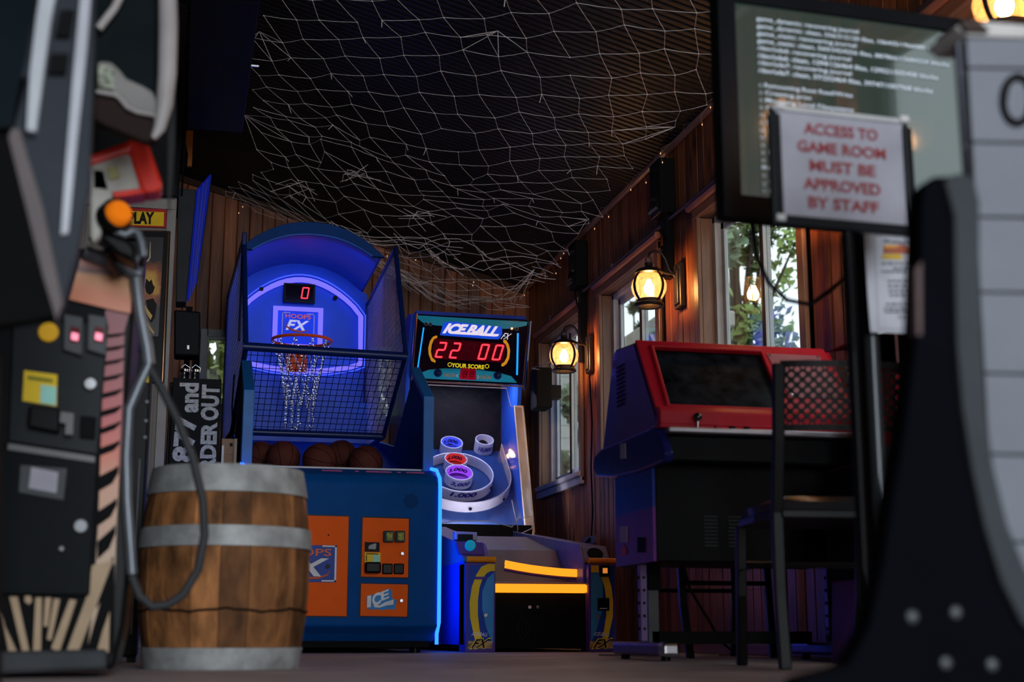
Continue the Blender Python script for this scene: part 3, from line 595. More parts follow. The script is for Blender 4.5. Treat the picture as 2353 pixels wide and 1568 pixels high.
MB().cyl(b, b + V((0, -.045, .008)), .030, 20).build('start_button', mat('teal_button', (.01, .35, .50), .3, em=(0, .4, .6), es=.25), ig, bev=.006)
MB().ppx(PY(8.3), [(1040, 1223), (1092, 1225), (1092, 1244), (1040, 1242)], 0, .06).build('ticket_display', mat('clear_plastic_grey', (.35, .33, .4), .2), ig, bev=.006)
MB().ppx(PY(8.22), [(1052, 1228), (1086, 1229), (1086, 1245), (1052, 1244)], -.01, .01).build('ticket_screen', black, ig)
MB().box(1.735, 2.262, 9.3, 9.34, .55, .735).build('lane_end', laneg, ig)
# upper cabinet
us = [(9.75, .10), (9.72, .60), (9.85, .80), (10.18, 1.76), (10.15, 1.88), (9.945, 2.37), (10.1, 2.40), (10.9, 2.3), (10.9, .10)]
inn = mat('inner_side_blue', (.02, .09, .48), .3)
extr(MB(), IX0, IX0 + .03, us).build('cabinet_side', inn, ig, bev=.004); extr(MB(), IX1 - .03, IX1, us).build('cabinet_side', inn, ig, bev=.004)
extr(MB(), IX1 - .058, IX1 + .012, [(9.80, .80), (10.145, 1.76), (10.175, 1.76), (9.83, .80)]).build('side_moulding', mat('pale_wood_moulding', (.80, .58, .36), .35), ig, bev=.004)
MB().tube([(IX1 - .012, 9.80, .80), (IX1 - .012, 9.72, .74), (IX1 - .06, 9.70, .70)], .014, 4).build('corner_moulding', MC['pale_wood_moulding'], ig)
MB().box(IX0 + .03, IX1 - .03, 10.72, 10.76, .6, 2.3).build('back_panel', mat('back_charcoal', (.012, .011, .016), .4), ig)
MB().box(IX0 + .03, IX1 - .03, 9.9, 10.8, 2.36, 2.385).build('cabinet_top', navy, ig)
MB().box(IX0 + .03, IX1 - .03, 9.72, 9.75, .35, .845).build('lower_fascia', black, ig)
PP = Pl((1.594, 9.80, .722), (1, 0, 0), (0, 1, .85)); PPH = Pl(PP.w(0, 0, .085), (1, 0, 0), (0, 1, .85))
MB().pbox(PP, 0, .814, -.02, 1.18, -.02, 0).build('playfield', mat('playfield_blue', (.020, .055, .19), .35, var=.1), ig)
def pp(x, y): return PP.st(x, y)
rw = mat('ring_white', (.72, .71, .78), .35, var=.03)
def wallring(L, h, th, m, name, closed=True, lab=None):
    mb = MB(); n = len(L); vs = []
    for i, p in enumerate(L):
        a = V(L[(i - 1) % n] if (closed or i) else L[i]); b = V(L[(i + 1) % n] if (closed or i < n - 1) else L[i]); t = (b - a).normalized(); nn = V((t.y, -t.x)); q = V(p) + nn * th
        vs += [PP.w(p[0], p[1], 0), PP.w(p[0], p[1], h), PP.w(q.x, q.y, h), PP.w(q.x, q.y, 0)]
    fs = []
    for i in range(n if closed else n - 1):
        a, b = 4 * i, 4 * ((i + 1) % n); fs += [(a + k, a + (k + 1) % 4, b + (k + 1) % 4, b + k) for k in range(4)]
    mb.add(vs, fs, True); return mb.build(name, m, ig, label=lab)
def circ(c, r, n=28, ry=None): return [(c[0] + r * math.cos(2 * pi * i / n), c[1] + (ry or r) * math.sin(2 * pi * i / n)) for i in range(n)]
cx = .407; RC = PPH.st(1042, 1084)[1]
big = [(.80, 1.15), (.80, RC + .02)] + [(cx + .393 * math.cos(a), RC + .395 * math.sin(a)) for a in [-pi * i / 20 for i in range(0, 21)]] + [(.014, RC + .02), (.014, 1.15)]
wallring(big, .085, .008, mat('ring_beige', (.42, .37, .38), .4), 'outer_wall', closed=False)
wallring(circ((cx, RC), .25, 40), .085, .008, rw, 'ring', lab='large 1,000 point ring')
CUPS = [((cx, .365), .110, 'ring', '2,000', (.55, .52, .62), None), ((cx, .50), .095, 'ring', '3,000', (.45, .10, .85), .9), ((cx, .655), .095, 'ring', '4,000', (.75, .05, .04), .55), ((cx, .80), .088, 'ring', '5,000', (.08, .12, .85), .8)]
def cup(c, r, h, colr, es, num, outnum, lab):
    wallring(circ(c, r), h, .006, rw, 'ring', lab=lab)
    if colr: 
        m_ = mat('cup_' + num.replace(',', '_'), colr, .4, em=colr, es=es)
        mb = MB(); n = 28; L = circ(c, r - .008, n); vs = [PP.w(a, b, .003) for a, b in L] + [PP.w(a, b, h - .003) for a, b in L]
        mb.add(vs, [(i, (i + 1) % n, n + (i + 1) % n, n + i) for i in range(n)], True); mb.build('ring_lining', m_, ig)
    mb = MB(); mb.poly(PP, circ(c, r - .004, 24), .002, h * .22); mb.build('ring_floor', mat('cup_floor_' + num.replace(',', '_'), tuple(v * .35 for v in colr) if colr else (.35, .28, .32), .4), ig)
    def arct(s, rad, z0, z1, sg, m_, ang):
        cu = bpy.data.curves.new('t', 'FONT'); cu.body = s; cu.offset = .04; cu.shear = .25; cu.resolution_u = 2; ob = bpy.data.objects.new('t', cu); COL.objects.link(ob)
        bpy.context.view_layer.update(); me = bpy.data.meshes.new_from_object(ob.evaluated_get(bpy.context.evaluated_depsgraph_get())); bpy.data.objects.remove(ob); bpy.data.curves.remove(cu)
        P_ = [(v.co.x, v.co.y) for v in me.vertices]; x0, x1 = min(p[0] for p in P_), max(p[0] for p in P_); y0, y1 = min(p[1] for p in P_), max(p[1] for p in P_); vs = []
        for x, y in P_:
            th = (-pi / 2 + ((x - x0) / (x1 - x0) - .5) * ang) if sg > 0 else (pi / 2 - ((x - x0) / (x1 - x0) - .5) * ang)
            vs.append(PP.w(c[0] + rad * math.cos(th), c[1] + rad * math.sin(th), z0 + (z1 - z0) * (y - y0) / (y1 - y0)))
        mb = MB(); mb.add(vs, [tuple(p.vertices) for p in me.polygons]); mb.build('number', m_, ig)
    if colr: arct(num, r - .011, h * .35, h * .80, -1, mat('number_ink', (.03, .015, .12), .5), 1.9)
    if outnum: arct(outnum, r + .009, h * .25, h * .70, 1, mat('number_blue', (.03, .03, .30), .5), 1.5 if r < .2 else .75)
# outside digits of the large ring
cup((cx, PPH.st(1040, 1085)[1]), .097, .085, (.45, .10, .85), .75, '3,000', '2,000', 'violet lined 3,000 point ring with 2,000 on its front')
cup((cx, PPH.st(1031, 1054)[1]), .081, .085, (.75, .05, .04), .5, '4,000', None, 'red lined 4,000 point ring')
cup((cx, PPH.st(1025, 1016)[1]), .080, .085, (.08, .12, .85), .7, '5,000', None, 'blue lined 5,000 point ring')
cup((PPH.st(1113, 1014)[0], PPH.st(1113, 1014)[1]), .066, .10, None, 0, '10,000', '10,000', 'small 10,000 point ring in the right corner')
cup((.814 - PPH.st(1113, 1014)[0], PPH.st(1113, 1014)[1]), .066, .10, None, 0, '10,000', '10,000', 'small 10,000 point ring in the left corner')
o_ = [(cx + .295 * math.cos(a), .50 + .31 * math.sin(a)) for a in (0,)]
def onbig(s):
    cu = bpy.data.curves.new('t', 'FONT'); cu.body = s; cu.offset = .045; cu.shear = .25; ob = bpy.data.objects.new('t', cu); COL.objects.link(ob); bpy.context.view_layer.update()
    me = bpy.data.meshes.new_from_object(ob.evaluated_get(bpy.context.evaluated_depsgraph_get())); bpy.data.objects.remove(ob); P_ = [(v.co.x, v.co.y) for v in me.vertices]
    x0, x1 = min(p[0] for p in P_), max(p[0] for p in P_); y0, y1 = min(p[1] for p in P_), max(p[1] for p in P_); vs = []
    for x, y in P_:
        th = -pi / 2 + ((x - x0) / (x1 - x0) - .5) * .80; vs.append(PP.w(cx + .261 * math.cos(th), RC + .261 * math.sin(th), .028 + .044 * (y - y0) / (y1 - y0)))
    mb = MB(); mb.add(vs, [tuple(p.vertices) for p in me.polygons]); mb.build('number', MC['number_blue'], ig)
onbig('1,000')
for th, rr, rx in ((-.55, .262, .262), (-1.5, .407, .404), (-.75, .407, .404)):
    p = PP.w(cx + rx * math.cos(th), RC + rr * math.sin(th), .04); nn = (PP.U * math.cos(th) + PP.V * math.sin(th)); MB().disc(p, nn, .012, .006, 12).build('bolt', black, ig)
# clear front cover with polished edge
PC = Pl((1.58, 9.72, .84), (1, 0, 0), (0, .31, 1.02)); cl = [(968, 897), (985, 885), (1164, 893), (1173, 934), (1200, 938), (1222, 1188), (1192, 1192), (1176, 1212), (1126, 1198), (1050, 1197), (1016, 1203), (968, 1200)]
cv_ = PC.pts(cl); MB().poly(PC, cv_, 0, .004).build('clear_cover', glass('cover_glass', (.88, .88, .92), .03, .05), ig)
MB().tube([PC.w(a, b, .002) for a, b in cv_], .0035, 5, closed=True).build('cover_edge', mat('cover_edge_pale', (.75, .72, .78), .2, coat=.5), ig)
MB().tube([PC.w(*PC.st(*p), 0) for p in ((1176, 1150), (1190, 1215), (1186, 1232), (1222, 1215), (1226, 1190))], .004, 5).build('cover_bracket', MC['cover_edge_pale'], ig)
# light inside the cabinet, under the marquee
lt = bpy.data.lights.new('cabinet_light', 'AREA'); lt.shape = 'RECTANGLE'; lt.size = .6; lt.size_y = .06; lt.energy = 9; lt.color = (.72, .74, 1)
lo = bpy.data.objects.new('cabinet_light', lt); lo.location = (2.0, 10.26, 2.0); lo.rotation_euler = (math.radians(0), 0, 0); COL.objects.link(lo)
area('playfield_light', (2.0, 9.79, .83), (math.radians(180 - 40), 0, 0), .55, .05, 4.5, (.75, .80, 1))
# marquee
PM = Pl((IX0 + .036, 10.10, 1.905), (1, 0, 0), (0, -.205, .45)); mq = MB().ppx(PM, [(961, 722), (1214, 738), (1200, 885), (943, 873)], -.03, 0).build('marquee', mat('marquee_black', (.008, .006, .02), .15), ig); WL[mq] = WL[ig]
def mp(L, m, name, c0=.0005, c1=.002, par=None): return MB().ppx(PM, L, c0, c1).build(name, m, par or mq)
teal = mat('marquee_teal', (.01, .20, .30), .3, em=(.01, .20, .30), es=.25)
mp([(961, 725), (1212, 740), (1210, 748), (1180, 755), (1120, 757), (1060, 752), (1000, 748), (972, 742), (960, 732)], teal, 'teal_band')
mp([(953, 869), (965, 858), (985, 850), (1020, 847), (1080, 848), (1140, 855), (1175, 865), (1188, 880)], teal, 'teal_base')
mp([(1019, 741), (1040, 739), (1153, 752), (1154, 768), (1146, 780), (1120, 779), (1018, 771), (1011, 770)], mat('logo_royal', (.01, .08, .7), .3, em=(.01, .08, .8), es=.5), 'logo_backing', .001, .0035)
glow_w = mat('logo_white_glow', (.75, .72, .80), .4, em=(.8, .75, .85), es=.7)
txt('ICE.BALL', PM, ((1024, 742), (1148, 750), (1016, 766)), glow_w, mq, bold=.055, shear=.3, c=.004)
mp([(1032, 762), (1147, 768), (1143, 773), (1036, 767)], glow_w, 'logo_underline', .004, .0055)
txt('FX', PM, ((1156, 765), (1176, 767), (1150, 779)), glow_w, mq, bold=.0, shear=.4, c=.002)
cy = emit('tube_cyan', (.01, .35, 1.0), 1.2)
mp([(972, 753), (975, 753), (961, 849), (958, 849)], cy, 'light_strip'); mp([(1188, 766), (1192, 766), (1190, 862), (1186, 862)], cy, 'light_strip')
ylg = mat('bracket_amber', (.75, .34, .02), .4, em=(.9, .4, .02), es=.3)
mp([(1004, 771), (1005, 776), (997, 780), (992, 792), (990, 808), (993, 822), (1001, 829), (1000, 834), (991, 830), (985, 815), (984, 800), (988, 784), (995, 774)], ylg, 'bracket')
mp([(1157, 781), (1163, 782), (1169, 792), (1172, 806), (1170, 824), (1164, 836), (1157, 842), (1152, 842), (1152, 837), (1159, 832), (1165, 820), (1166, 806), (1163, 793), (1156, 786)], ylg, 'bracket')
mp([(998, 778), (1162, 790), (1158, 834), (992, 824)], mat('display_maroon', (.05, .002, .008), .15, em=(.3, .0, .01), es=.06), 'score_panel', .0005, .0018)
seg_off = mat('segment_off', (.10, .004, .012), .3)
for ch, x in (('2', 998), ('2', 1030.5), ('8', 1064), ('0', 1096), ('0', 1128.5)):
    y = 822 + (x - 998) * .045; a = PM.st(x, y); b2 = PM.st(x + 20, y); 
    seg7(PM, ch, a[0], a[1], b2[0] - a[0] + .0, .120, lcd if ch != '8' else seg_off, mq, th=.105, sl=.20, c=.0022)
txt('YOUR SCORE', PM, ((1038, 834), (1113, 839), (1037, 844)), mat('score_yellow', (.85, .7, .02), .4, em=(.9, .7, .02), es=.5), mq, bold=.03, c=.002)
for x, y in ((1033.5, 838), (1119, 842)): 
    a = PM.st(x, y); band(PM, circ(a, .016, 16), .004, .003).build('roundel', MC['score_yellow'], mq)
mp([(1059, 846), (1093, 848), (1094, 871), (1092, 873), (1057, 871), (1055, 868)], mat('small_red_display', (.28, .006, .02), .2, em=(.5, .0, .02), es=.15), 'small_display', .001, .012)
for ch, x in (('8', 1062), ('8', 1078)): a = PM.st(x, 866); seg7(PM, ch, a[0], a[1], .028, .045, mat('seg_dim', (.12, .002, .01), .3), mq, th=.12, sl=.1, c=.0125)
for (x, y) in ((1006, 857), (1143, 863)):
    a = PM.st(x, y); mb = MB(); mb.lathe(PM.w(a[0], a[1], 0), [(.030, 0), (.030, .012), (.022, .026), (.010, .034), (.0005, .036)], 20, axis=tuple(PM.N)); mb.build('button_dome', mat('navy_gloss', (.005, .02, .09), .15), mq)
for (x, y) in ((979, 744), (989, 745), (1176, 755), (1187, 756)):
    a = PM.st(x, y); band(PM, circ(a, .014, 14), .004, .004).build('lamp_ring', grey, mq)
    MB().disc(PM.w(a[0], a[1], 0), PM.N, .008, .004, 12).build('lamp', mat('lamp_on', (.8, .6, .4), .3, em=(1, .6, .3), es=1.5) if x == 1176 else black, mq)
for (x0, x1, y) in ((1021, 1046, 861), (1104, 1128, 866)): txt('READY' if 0 else 'HIGH', PM, ((x0, y - 4), (x1, y - 3), (x0, y + 5)), mat('tan_print', (.45, .25, .05), .5), mq, bold=.01, c=.002)
txt('<', PM, ((1048, 859), (1053, 859), (1048, 868)), ink_w, mq, c=.002); txt('>', PM, ((1097, 862), (1101, 862), (1097, 871)), ink_w, mq, c=.002)
def mbar(L): return [PM.w(*PM.st(*p), .006) for p in L]
ch2 = mat('warm_chrome', (.75, .55, .48), .15, 1)
MB().tube(mbar([(957, 720), (945, 872)]), .011, 8).build('side_bar', ch2, ig); MB().tube(mbar([(1218, 737), (1205, 896)]), .011, 8).build('side_bar', ch2, ig)
MB().tube(mbar([(945, 875), (1204, 888)]), .007, 8).build('lower_bar', mat('brown_bar', (.25, .15, .12), .3, .5), ig)

# ------------------------------------------------------------------ wall lanterns
bronze = mat('dark_bronze', (.035, .028, .025), .4, .6); globe_m = glass('lantern_glass', (1, .97, .93), .05, .04, frost=.10)
bulb_m = emit('bulb_filament', (1, .46, .14), 190)
def lantern(y, z, lab, x=2.5):
    t = thing('wall_lantern', (2.695, y, z), lab, 'lamp', 'brass-glow lanterns on the window wall'); c = V((x, y, z))
    MB().box(2.665, 2.70, y - .055, y + .055, z - .12, z + .14).build('wall_plate', bronze, t, bev=.008)
    MB().box(2.655, 2.668, y - .035, y + .035, z - .10, z + .10).build('plate_panel', bronze, t, bev=.006)
    MB().tube([(2.66, y, z + .06), (2.62, y, z + .10), (2.60, y, z + .16), (2.575, y, z + .195), (2.54, y, z + .205), (2.51, y, z + .19), (2.50, y, z + .165)], .008, 8).tube([(2.66, y, z + .075), (2.60, y, z + .08), (2.54, y, z + .105)], .009, 8).build('arm', bronze, t)
    MB().tube([c + V((.018 * math.cos(a), 0, .148 + .02 * math.sin(a))) for a in [2 * pi * i / 14 for i in range(14)]], .003, 6, closed=True).build('hook_ring', bronze, t)
    MB().lathe(c, [(.004, .135), (.022, .132), (.024, .118), (.018, .112), (.03, .105), (.060, .094), (.076, .082), (.082, .070), (.060, .064)], 24).build('cap', bronze, t)
    pr = [(.056, .066)] + [(.060 + .040 * math.sin(pi * (i / 12)) ** .75 + (.0014 if i % 2 and (i < 4 or i > 9) else 0), .064 - .145 * i / 12) for i in range(1, 12)] + [(.056, -.083)]
    g = MB().lathe(c, pr, 32).build('globe', globe_m, t)
    MB().lathe(c, [(.056, -.078), (.068, -.080), (.070, -.096), (.082, -.104), (.084, -.116), (.076, -.122), (.058, -.118), (.052, -.10), (.056, -.078)], 28).build('base_ring', bronze, t)
    for k in range(4):
        a = math.radians(-65) + k * pi / 2; mb = MB(); n = 12; vs = []
        for i in range(n + 1):
            r = .066 + .043 * math.sin(pi * i / n) ** .75; z_ = .072 - .165 * i / n; u = V((math.cos(a), math.sin(a), 0)); w = V((-math.sin(a), math.cos(a), 0)) * .0085
            vs += [c + u * r + V((0, 0, z_)) - w, c + u * r + V((0, 0, z_)) + w, c + u * (r + .004) + V((0, 0, z_)) + w, c + u * (r + .004) + V((0, 0, z_)) - w]
        mb.add(vs, [(4 * i + j, 4 * i + (j + 1) % 4, 4 * i + 4 + (j + 1) % 4, 4 * i + 4 + j) for i in range(n) for j in range(4)] + [(0, 1, 2, 3), (4 * n, 4 * n + 1, 4 * n + 2, 4 * n + 3)]); mb.build('strap', bronze, t)
    MB().cyl(c + V((0, 0, .07)), c + V((0, 0, .035)), .014, 12).build('socket', bronze, t)
    MB().lathe(c, [(.010, .038), (.014, .025), (.027, -.005), (.029, -.02), (.024, -.038), (.012, -.05), (.0005, -.053)], 18).build('bulb', bulb_m, t)
    return t
lantern(9.18, 1.965, 'lantern farthest from the camera, between the two far side windows')
lantern(7.36, 2.01, 'middle wall lantern beside the clear window, above the red cabinet')
lantern(3.78, 2.09, 'near wall lantern at the top right, just above the white board')
lantern(1.36, 2.1, 'wall lantern beside the camera, seen only as a reflection in the hanging screen')
lantern(5.54, 2.03, 'wall lantern hidden mostly behind the hanging screen')
# conduit, brackets, heaters of the window wall
pipe = mat('conduit_brown', (.16, .10, .085), .35, .5)
t = thing('conduit_pipe', (2.67, 11, 2.44), 'thin brown conduit pipe running along the wall above the windows', 'pipe')
MB().tube([(2.675, 10.95, 2.445), (2.675, 2.6, 2.445)], .011, 8).build('pipe', pipe, t)
for y in (10.2, 8.6, 6.6, 5.0): MB().box(2.66, 2.70, y - .012, y + .012, 2.425, 2.465).build('clip', pipe, t, bev=.003)
def heater(y, lab):
    t = thing('wall_heater', (2.69, y, 2.45), lab, 'heater', 'black boxes under the ceiling of the window wall')
    MB().box(2.60, 2.698, y - .09, y + .09, 2.47, 2.80).build('housing', satin, t, bev=.01)
    P = Pl((2.58, y + .075, 2.50), (0, -1, 0), (.05, 0, .2)); MB().pbox(P, 0, .15, 0, .26, -.02, .004).build('face', mat('heater_glossy_face', (.05, .05, .055), .12, .9), t, bev=.004)
    MB().box(2.655, 2.698, y - .035, y + .035, 1.95 if y > 9 else 2.1, 2.47).build('cable_channel', black, t, bev=.003)
    MB().tube([(2.64, y - .06, 2.48), (2.60, y - .09, 2.42), (2.62, y - .06, 2.35), (2.67, y, 2.30)], .006, 6).build('cable', black, t)
heater(9.33, 'black wall heater box above the farthest lantern'); heater(7.52, 'black wall heater box between the middle windows')
t = thing('hanging_cable', (2.68, 9.1, 1.0), 'black cable hanging down the wall below the farthest lantern', 'cable')
MB().tube([(2.685, 9.20, 1.84), (2.69, 9.17, 1.5), (2.685, 9.19, 1.2), (2.685, 9.16, .9), (2.68, 9.2, .66)], .006, 6).build('cord', black, t)
MB().tube([(2.685, 9.2, .70), (2.62, 9.17, .64), (2.6, 9.1, .66), (2.63, 9.05, .71), (2.66, 9.12, .66), (2.61, 9.2, .62)], .012, 6).build('cord_bundle', black, t)
MB().box(2.635, 2.65, 8.95, 9.25, .68, .73).build('cord_tag', grey, t)
# small bracket at the right edge of the score marquee and its wire
t = thing('wall_speaker', (2.62, 10.1, 1.70), 'small black speaker on the wall beside the score display', 'speaker')
MB().box(2.50, 2.62, 9.95, 10.15, 1.72, 2.02).build('housing', matte, t, bev=.01); MB().box(2.62, 2.70, 10.0, 10.1, 1.80, 1.90).build('bracket', black, t)
MB().tube([(2.52, 9.95, 2.0), (2.4, 9.7, 1.96), (2.45, 9.45, 1.95), (2.56, 9.25, 2.0)], .004, 5).build('wire', mat('wire_brown', (.14, .11, .10), .4), t)

# ------------------------------------------------------------------ rope net under the ceiling, with fairy lights
rope = mat('net_cord', (.80, .74, .72), .6, var=.2)
A_ = V((.086, .18)); B_ = V((.139, -.129)); O_ = V((.25, 8.0)); mb = MB(); nodes = {}
def netz(x, y):
    s = .05 + .05 * math.sin(x * 2.1 + y * .9) ** 2
    s += .10 * max(0, 1 - abs(x - 1.5) / 1.1) * (.6 + .4 * math.sin(y * 1.7))
    s += .30 * math.exp(-((x - 1.9) ** 2 / .5 + (y - 10.3) ** 2 / .5)); s += .16 * math.exp(-((x - .9) ** 2 / .5 + (y - 9.9) ** 2 / .4))
    return zc(x) - s - .02
def innet(x, y):
    xl = .30 + (.10 * math.sin(y * 2.2)) + (0 if y > 7 else (7 - y) * .08); xr = 2.64 - .05 * (1 + math.sin(y * 1.9))
    return xl < x < xr and 5.0 < y < 10.93
rn = random.Random(3)
for i in range(-40, 40):
    for j in range(-40, 40):
        p = O_ + A_ * i + B_ * j; k = 1 if (i + j) % 2 else -1
        p = p + V((.018, .010)) * k
        p += V((noise.noise(V((p.x * 1.3, p.y * 1.3, 0))), noise.noise(V((p.x * 1.3, p.y * 1.3, 9))))) * .09
        if p.y > 8.4: p.y = 8.4 + (p.y - 8.4) * .64; p += V((noise.noise(V((p.x * 4, p.y * 4, 3))), noise.noise(V((p.x * 4, p.y * 4, 5))))) * .12
        if innet(p.x, p.y): nodes[i, j] = V((p.x, p.y, netz(p.x, p.y) + rn.uniform(-.012, .012)))
def cord(a, b, r=.0013):
    m_ = (a + b) / 2 - V((0, 0, .003)); mb.tube([a, m_, b], r, 4, caps=False)
for (i, j), p in nodes.items():
    for q in ((i + 1, j), (i, j + 1)):
        if q in nodes and rn.random() > .03: cord(p, nodes[q])
    if rn.random() < .12: mb.tube([p, p + V((rn.uniform(-.03, .03), rn.uniform(-.03, .03), -rn.uniform(.02, .05)))], .0018, 4)
    mb.lathe(p, [(.0005, -.0045), (.0042, 0), (.0005, .0045)], 5)
# gathered folds near the low back corner
for k in range(26):
    x, y = rn.uniform(.5, 2.4), rn.uniform(9.5, 10.9); L = []
    for s in range(9):
        L.append(V((x, y, netz(x, min(y, 10.9)) - .05 - .04 * math.sin(s)))); x += rn.uniform(.04, .16); y += rn.uniform(-.07, .05)
        if x > 2.6 or y > 10.94: break
    if len(L) > 2: mb.tube(L, .0018, 4)
for x0, y0 in ((1.05, 9.1), (1.5, 9.4), (1.7, 9.9), (.7, 9.6)):
    c = V((x0, y0, netz(x0, y0)))
    for k in range(7): mb.tube([c, c + V((rn.uniform(-.1, .1), rn.uniform(-.1, .1), rn.uniform(-.04, .03))), c + V((rn.uniform(-.2, .2), rn.uniform(-.2, .2), rn.uniform(-.09, .0)))], .0018, 4)
# tie cords to the ceiling and the wall
for x0, y0 in ((1.5, 6.77), (2.6, 7.15), (2.62, 9.0), (.32, 7.8), (.3, 9.2), (2.6, 10.4), (1.3, 10.9)):
    c = V((x0, y0, zc(x0) - .01)); near = sorted(nodes.values(), key=lambda n_: (n_ - c).length)[:5]
    for n_ in near: mb.tube([c, n_], .0018, 4)
nt_ = mb.build('rope_net', rope); tag(nt_, 'pale rope net strung under the black ceiling, bunched towards the back', 'net')
fl_ = thing('fairy_lights', (2.66, 9, 2.86), 'thin string of tiny warm fairy lights along the ceiling edge', 'lights'); mw = MB(); mbulb = MB(); 
L = []
y = 10.9
while y > 5.2:
    L.append(V((2.655 - rn.uniform(0, .04), y, 2.85 + rn.uniform(-.02, .015)))); y -= rn.uniform(.05, .12)
    if rn.random() < .42:
        p = L[-1]; q = p + V((-rn.uniform(0, .05), rn.uniform(-.05, .05), -rn.uniform(.03, .12))); mw.tube([p, (p + q) / 2 + V((-.02, .01, 0)), q], .0012, 4); mbulb.lathe(q, [(.0005, .006), (.0035, 0), (.0005, -.008)], 6)
mw.tube(L, .0014, 4)
L = []; x = .2
while x < 2.6:
    L.append(V((x, 10.955, zc(x) - .04 + rn.uniform(-.03, .02)))); x += rn.uniform(.04, .1)
    if rn.random() < .35:
        p = L[-1]; q = p + V((rn.uniform(-.05, .05), -.01, -rn.uniform(.03, .12))); mw.tube([p, q], .0012, 4); mbulb.lathe(q, [(.0005, .006), (.0035, 0), (.0005, -.008)], 6)
mw.tube(L, .0014, 4); mw.build('wire', mat('fairy_wire', (.25, .16, .12), .5), fl_, stuff=True); mbulb.build('bulb', emit('fairy_bulb', (1, .5, .25), 1.2), fl_, stuff=True)

# ------------------------------------------------------------------ red-hooded low arcade cabinet
rc = thing('red_arcade_cabinet', (2.18, 5.4, 0), 'low arcade cabinet with red hood, dark screen and joystick by the windows', 'arcade cabinet')
PS = PX(1.76); CX0, CX1 = 1.76, 2.62
def yz(L, P=PS): return [(P.w(*P.st(*p)).y, P.w(*P.st(*p)).z) for p in L]
hoodm = mat('hood_red_blue_lit', (.12, .02, .17), .28, coat=.3); navym = mat('lip_navy', (.012, .016, .13), .25)  # hood is red plastic; blue light falling on it is painted in as purple
hp = yz([(1513, 980), (1456, 788), (1415, 803), (1408, 815), (1386, 1020), (1383, 1035), (1420, 1025), (1500, 985)])
extr(MB(), CX0, CX0 + .03, hp).build('hood_side', hoodm, rc, bev=.008, label='left side of the red hood, blue light painted in as purple')
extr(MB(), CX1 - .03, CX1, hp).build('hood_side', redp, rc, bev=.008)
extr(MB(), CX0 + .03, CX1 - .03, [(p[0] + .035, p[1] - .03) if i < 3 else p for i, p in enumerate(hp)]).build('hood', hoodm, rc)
# bezel on the sloping front
b0 = V((0, hp[0][0] - .012, hp[0][1])); b1 = V((0, hp[1][0] - .012, hp[1][1])); PHd = Pl(b0, (1, 0, 0), b1 - b0); hl = (b1 - b0).length
def hst(x, y): return PHd.st(x, y)
bz = MB(); o = [(CX0, 0), (CX1, 0), (CX1 - .04, hl), (CX0, hl)]; sc_ = [hst(1537, 938), hst(1770, 946), hst(1758, 823), hst(1500, 806)]
sc_[1] = (2.29, sc_[0][1]); sc_[2] = (2.285, sc_[3][1]); pn = [(2.34, .17), (2.57, .17), (2.545, hl - .05), (2.31, hl - .05)]
def holed(P, o, holes, c0, c1, mb):
    bm = bmesh.new(); es = []
    for L in [o] + holes:
        v_ = [bm.verts.new((p[0], p[1], 0)) for p in L]; es += [bm.edges.new((v_[i], v_[(i + 1) % len(L)])) for i in range(len(L))]
    bmesh.ops.triangle_fill(bm, use_beauty=True, use_dissolve=False, edges=es); bm.verts.index_update()
    vs = [v.co.copy() for v in bm.verts]; fs = [tuple(v.index for v in f.verts) for f in bm.faces]; bnd = [(e.verts[0].index, e.verts[1].index) for e in bm.edges if len(e.link_faces) == 1]; bm.free(); n = len(vs)
    mb.add([P.w(v.x, v.y, c0) for v in vs] + [P.w(v.x, v.y, c1) for v in vs], [tuple(f) for f in fs] + [tuple(i + n for i in f) for f in fs] + [(a, b, b + n, a + n) for a, b in bnd]); return mb
holed(PHd, o, [sc_], 0, .014, bz).build('bezel', redp, rc, bev=.004)
band(PHd, [sc_[0], sc_[1], sc_[2], sc_[3]], -.022, .024).build('screen_frame', redp, rc, bev=.005)
MB().poly(PHd, [(sc_[0][0] - .02, sc_[0][1] - .03), (sc_[1][0] + .02, sc_[1][1] - .03), (sc_[2][0] + .02, hl - .005), (sc_[3][0] - .02, hl - .005)], -.012, -.006).build('screen', mat('dusty_hazed_screen', (.018, .024, .033), .25, var=.9, scale=14, em=None, spec=.5), rc)  # dusty glass, base colour lightened to paint in a hazy reflection
MB().poly(PHd, pn, .014, .018).build('info_panel', mat('dusty_pink_panel', (.42, .17, .20), .35), rc, bev=.003)
for q in pn: 
    MB().disc(PHd.w(q[0] + (.012 if q[0] < 2.4 else -.012), q[1] + (.012 if q[1] < .3 else -.012), .018), PHd.N, .006, .004, 10).build('rivet', chrome, rc)
extr(MB(), CX0 + .0, CX1, [(hp[0][0] - .02, .868), (hp[0][0] - .02, .935), (hp[0][0] + .02, .96), (hp[0][0] + .04, .868)]).build('hood_lip', redp, rc, bev=.006)
MB().box(CX0 + .02, CX1 - .02, hp[0][0] - .06, hp[0][0] + .04, .845, .868).build('control_strip', mat('brushed_strip', (.45, .43, .46), .3, .7), rc, bev=.006)
jy = hp[0][0] - .035
j = MB().cyl((1.905, jy, .868), (1.905, jy - .004, .90), .006, 10).build('joystick', chrome, rc); WL[j] = WL[rc]
MB().lathe((1.905, jy - .004, .91), [(.017 * math.sin(pi * i / 10) + 1e-5, -.017 * math.cos(pi * i / 10)) for i in range(11)], 16).build('ball_knob', mat('dark_gloss_ball', (.02, .02, .022), .08, coat=1), j)
for x, m_ in ((1.985, redp), (2.045, black), (2.105, black)): MB().cyl((x, jy, .866), (x, jy, .878), .013, 14).build('button', m_, rc, bev=.002)
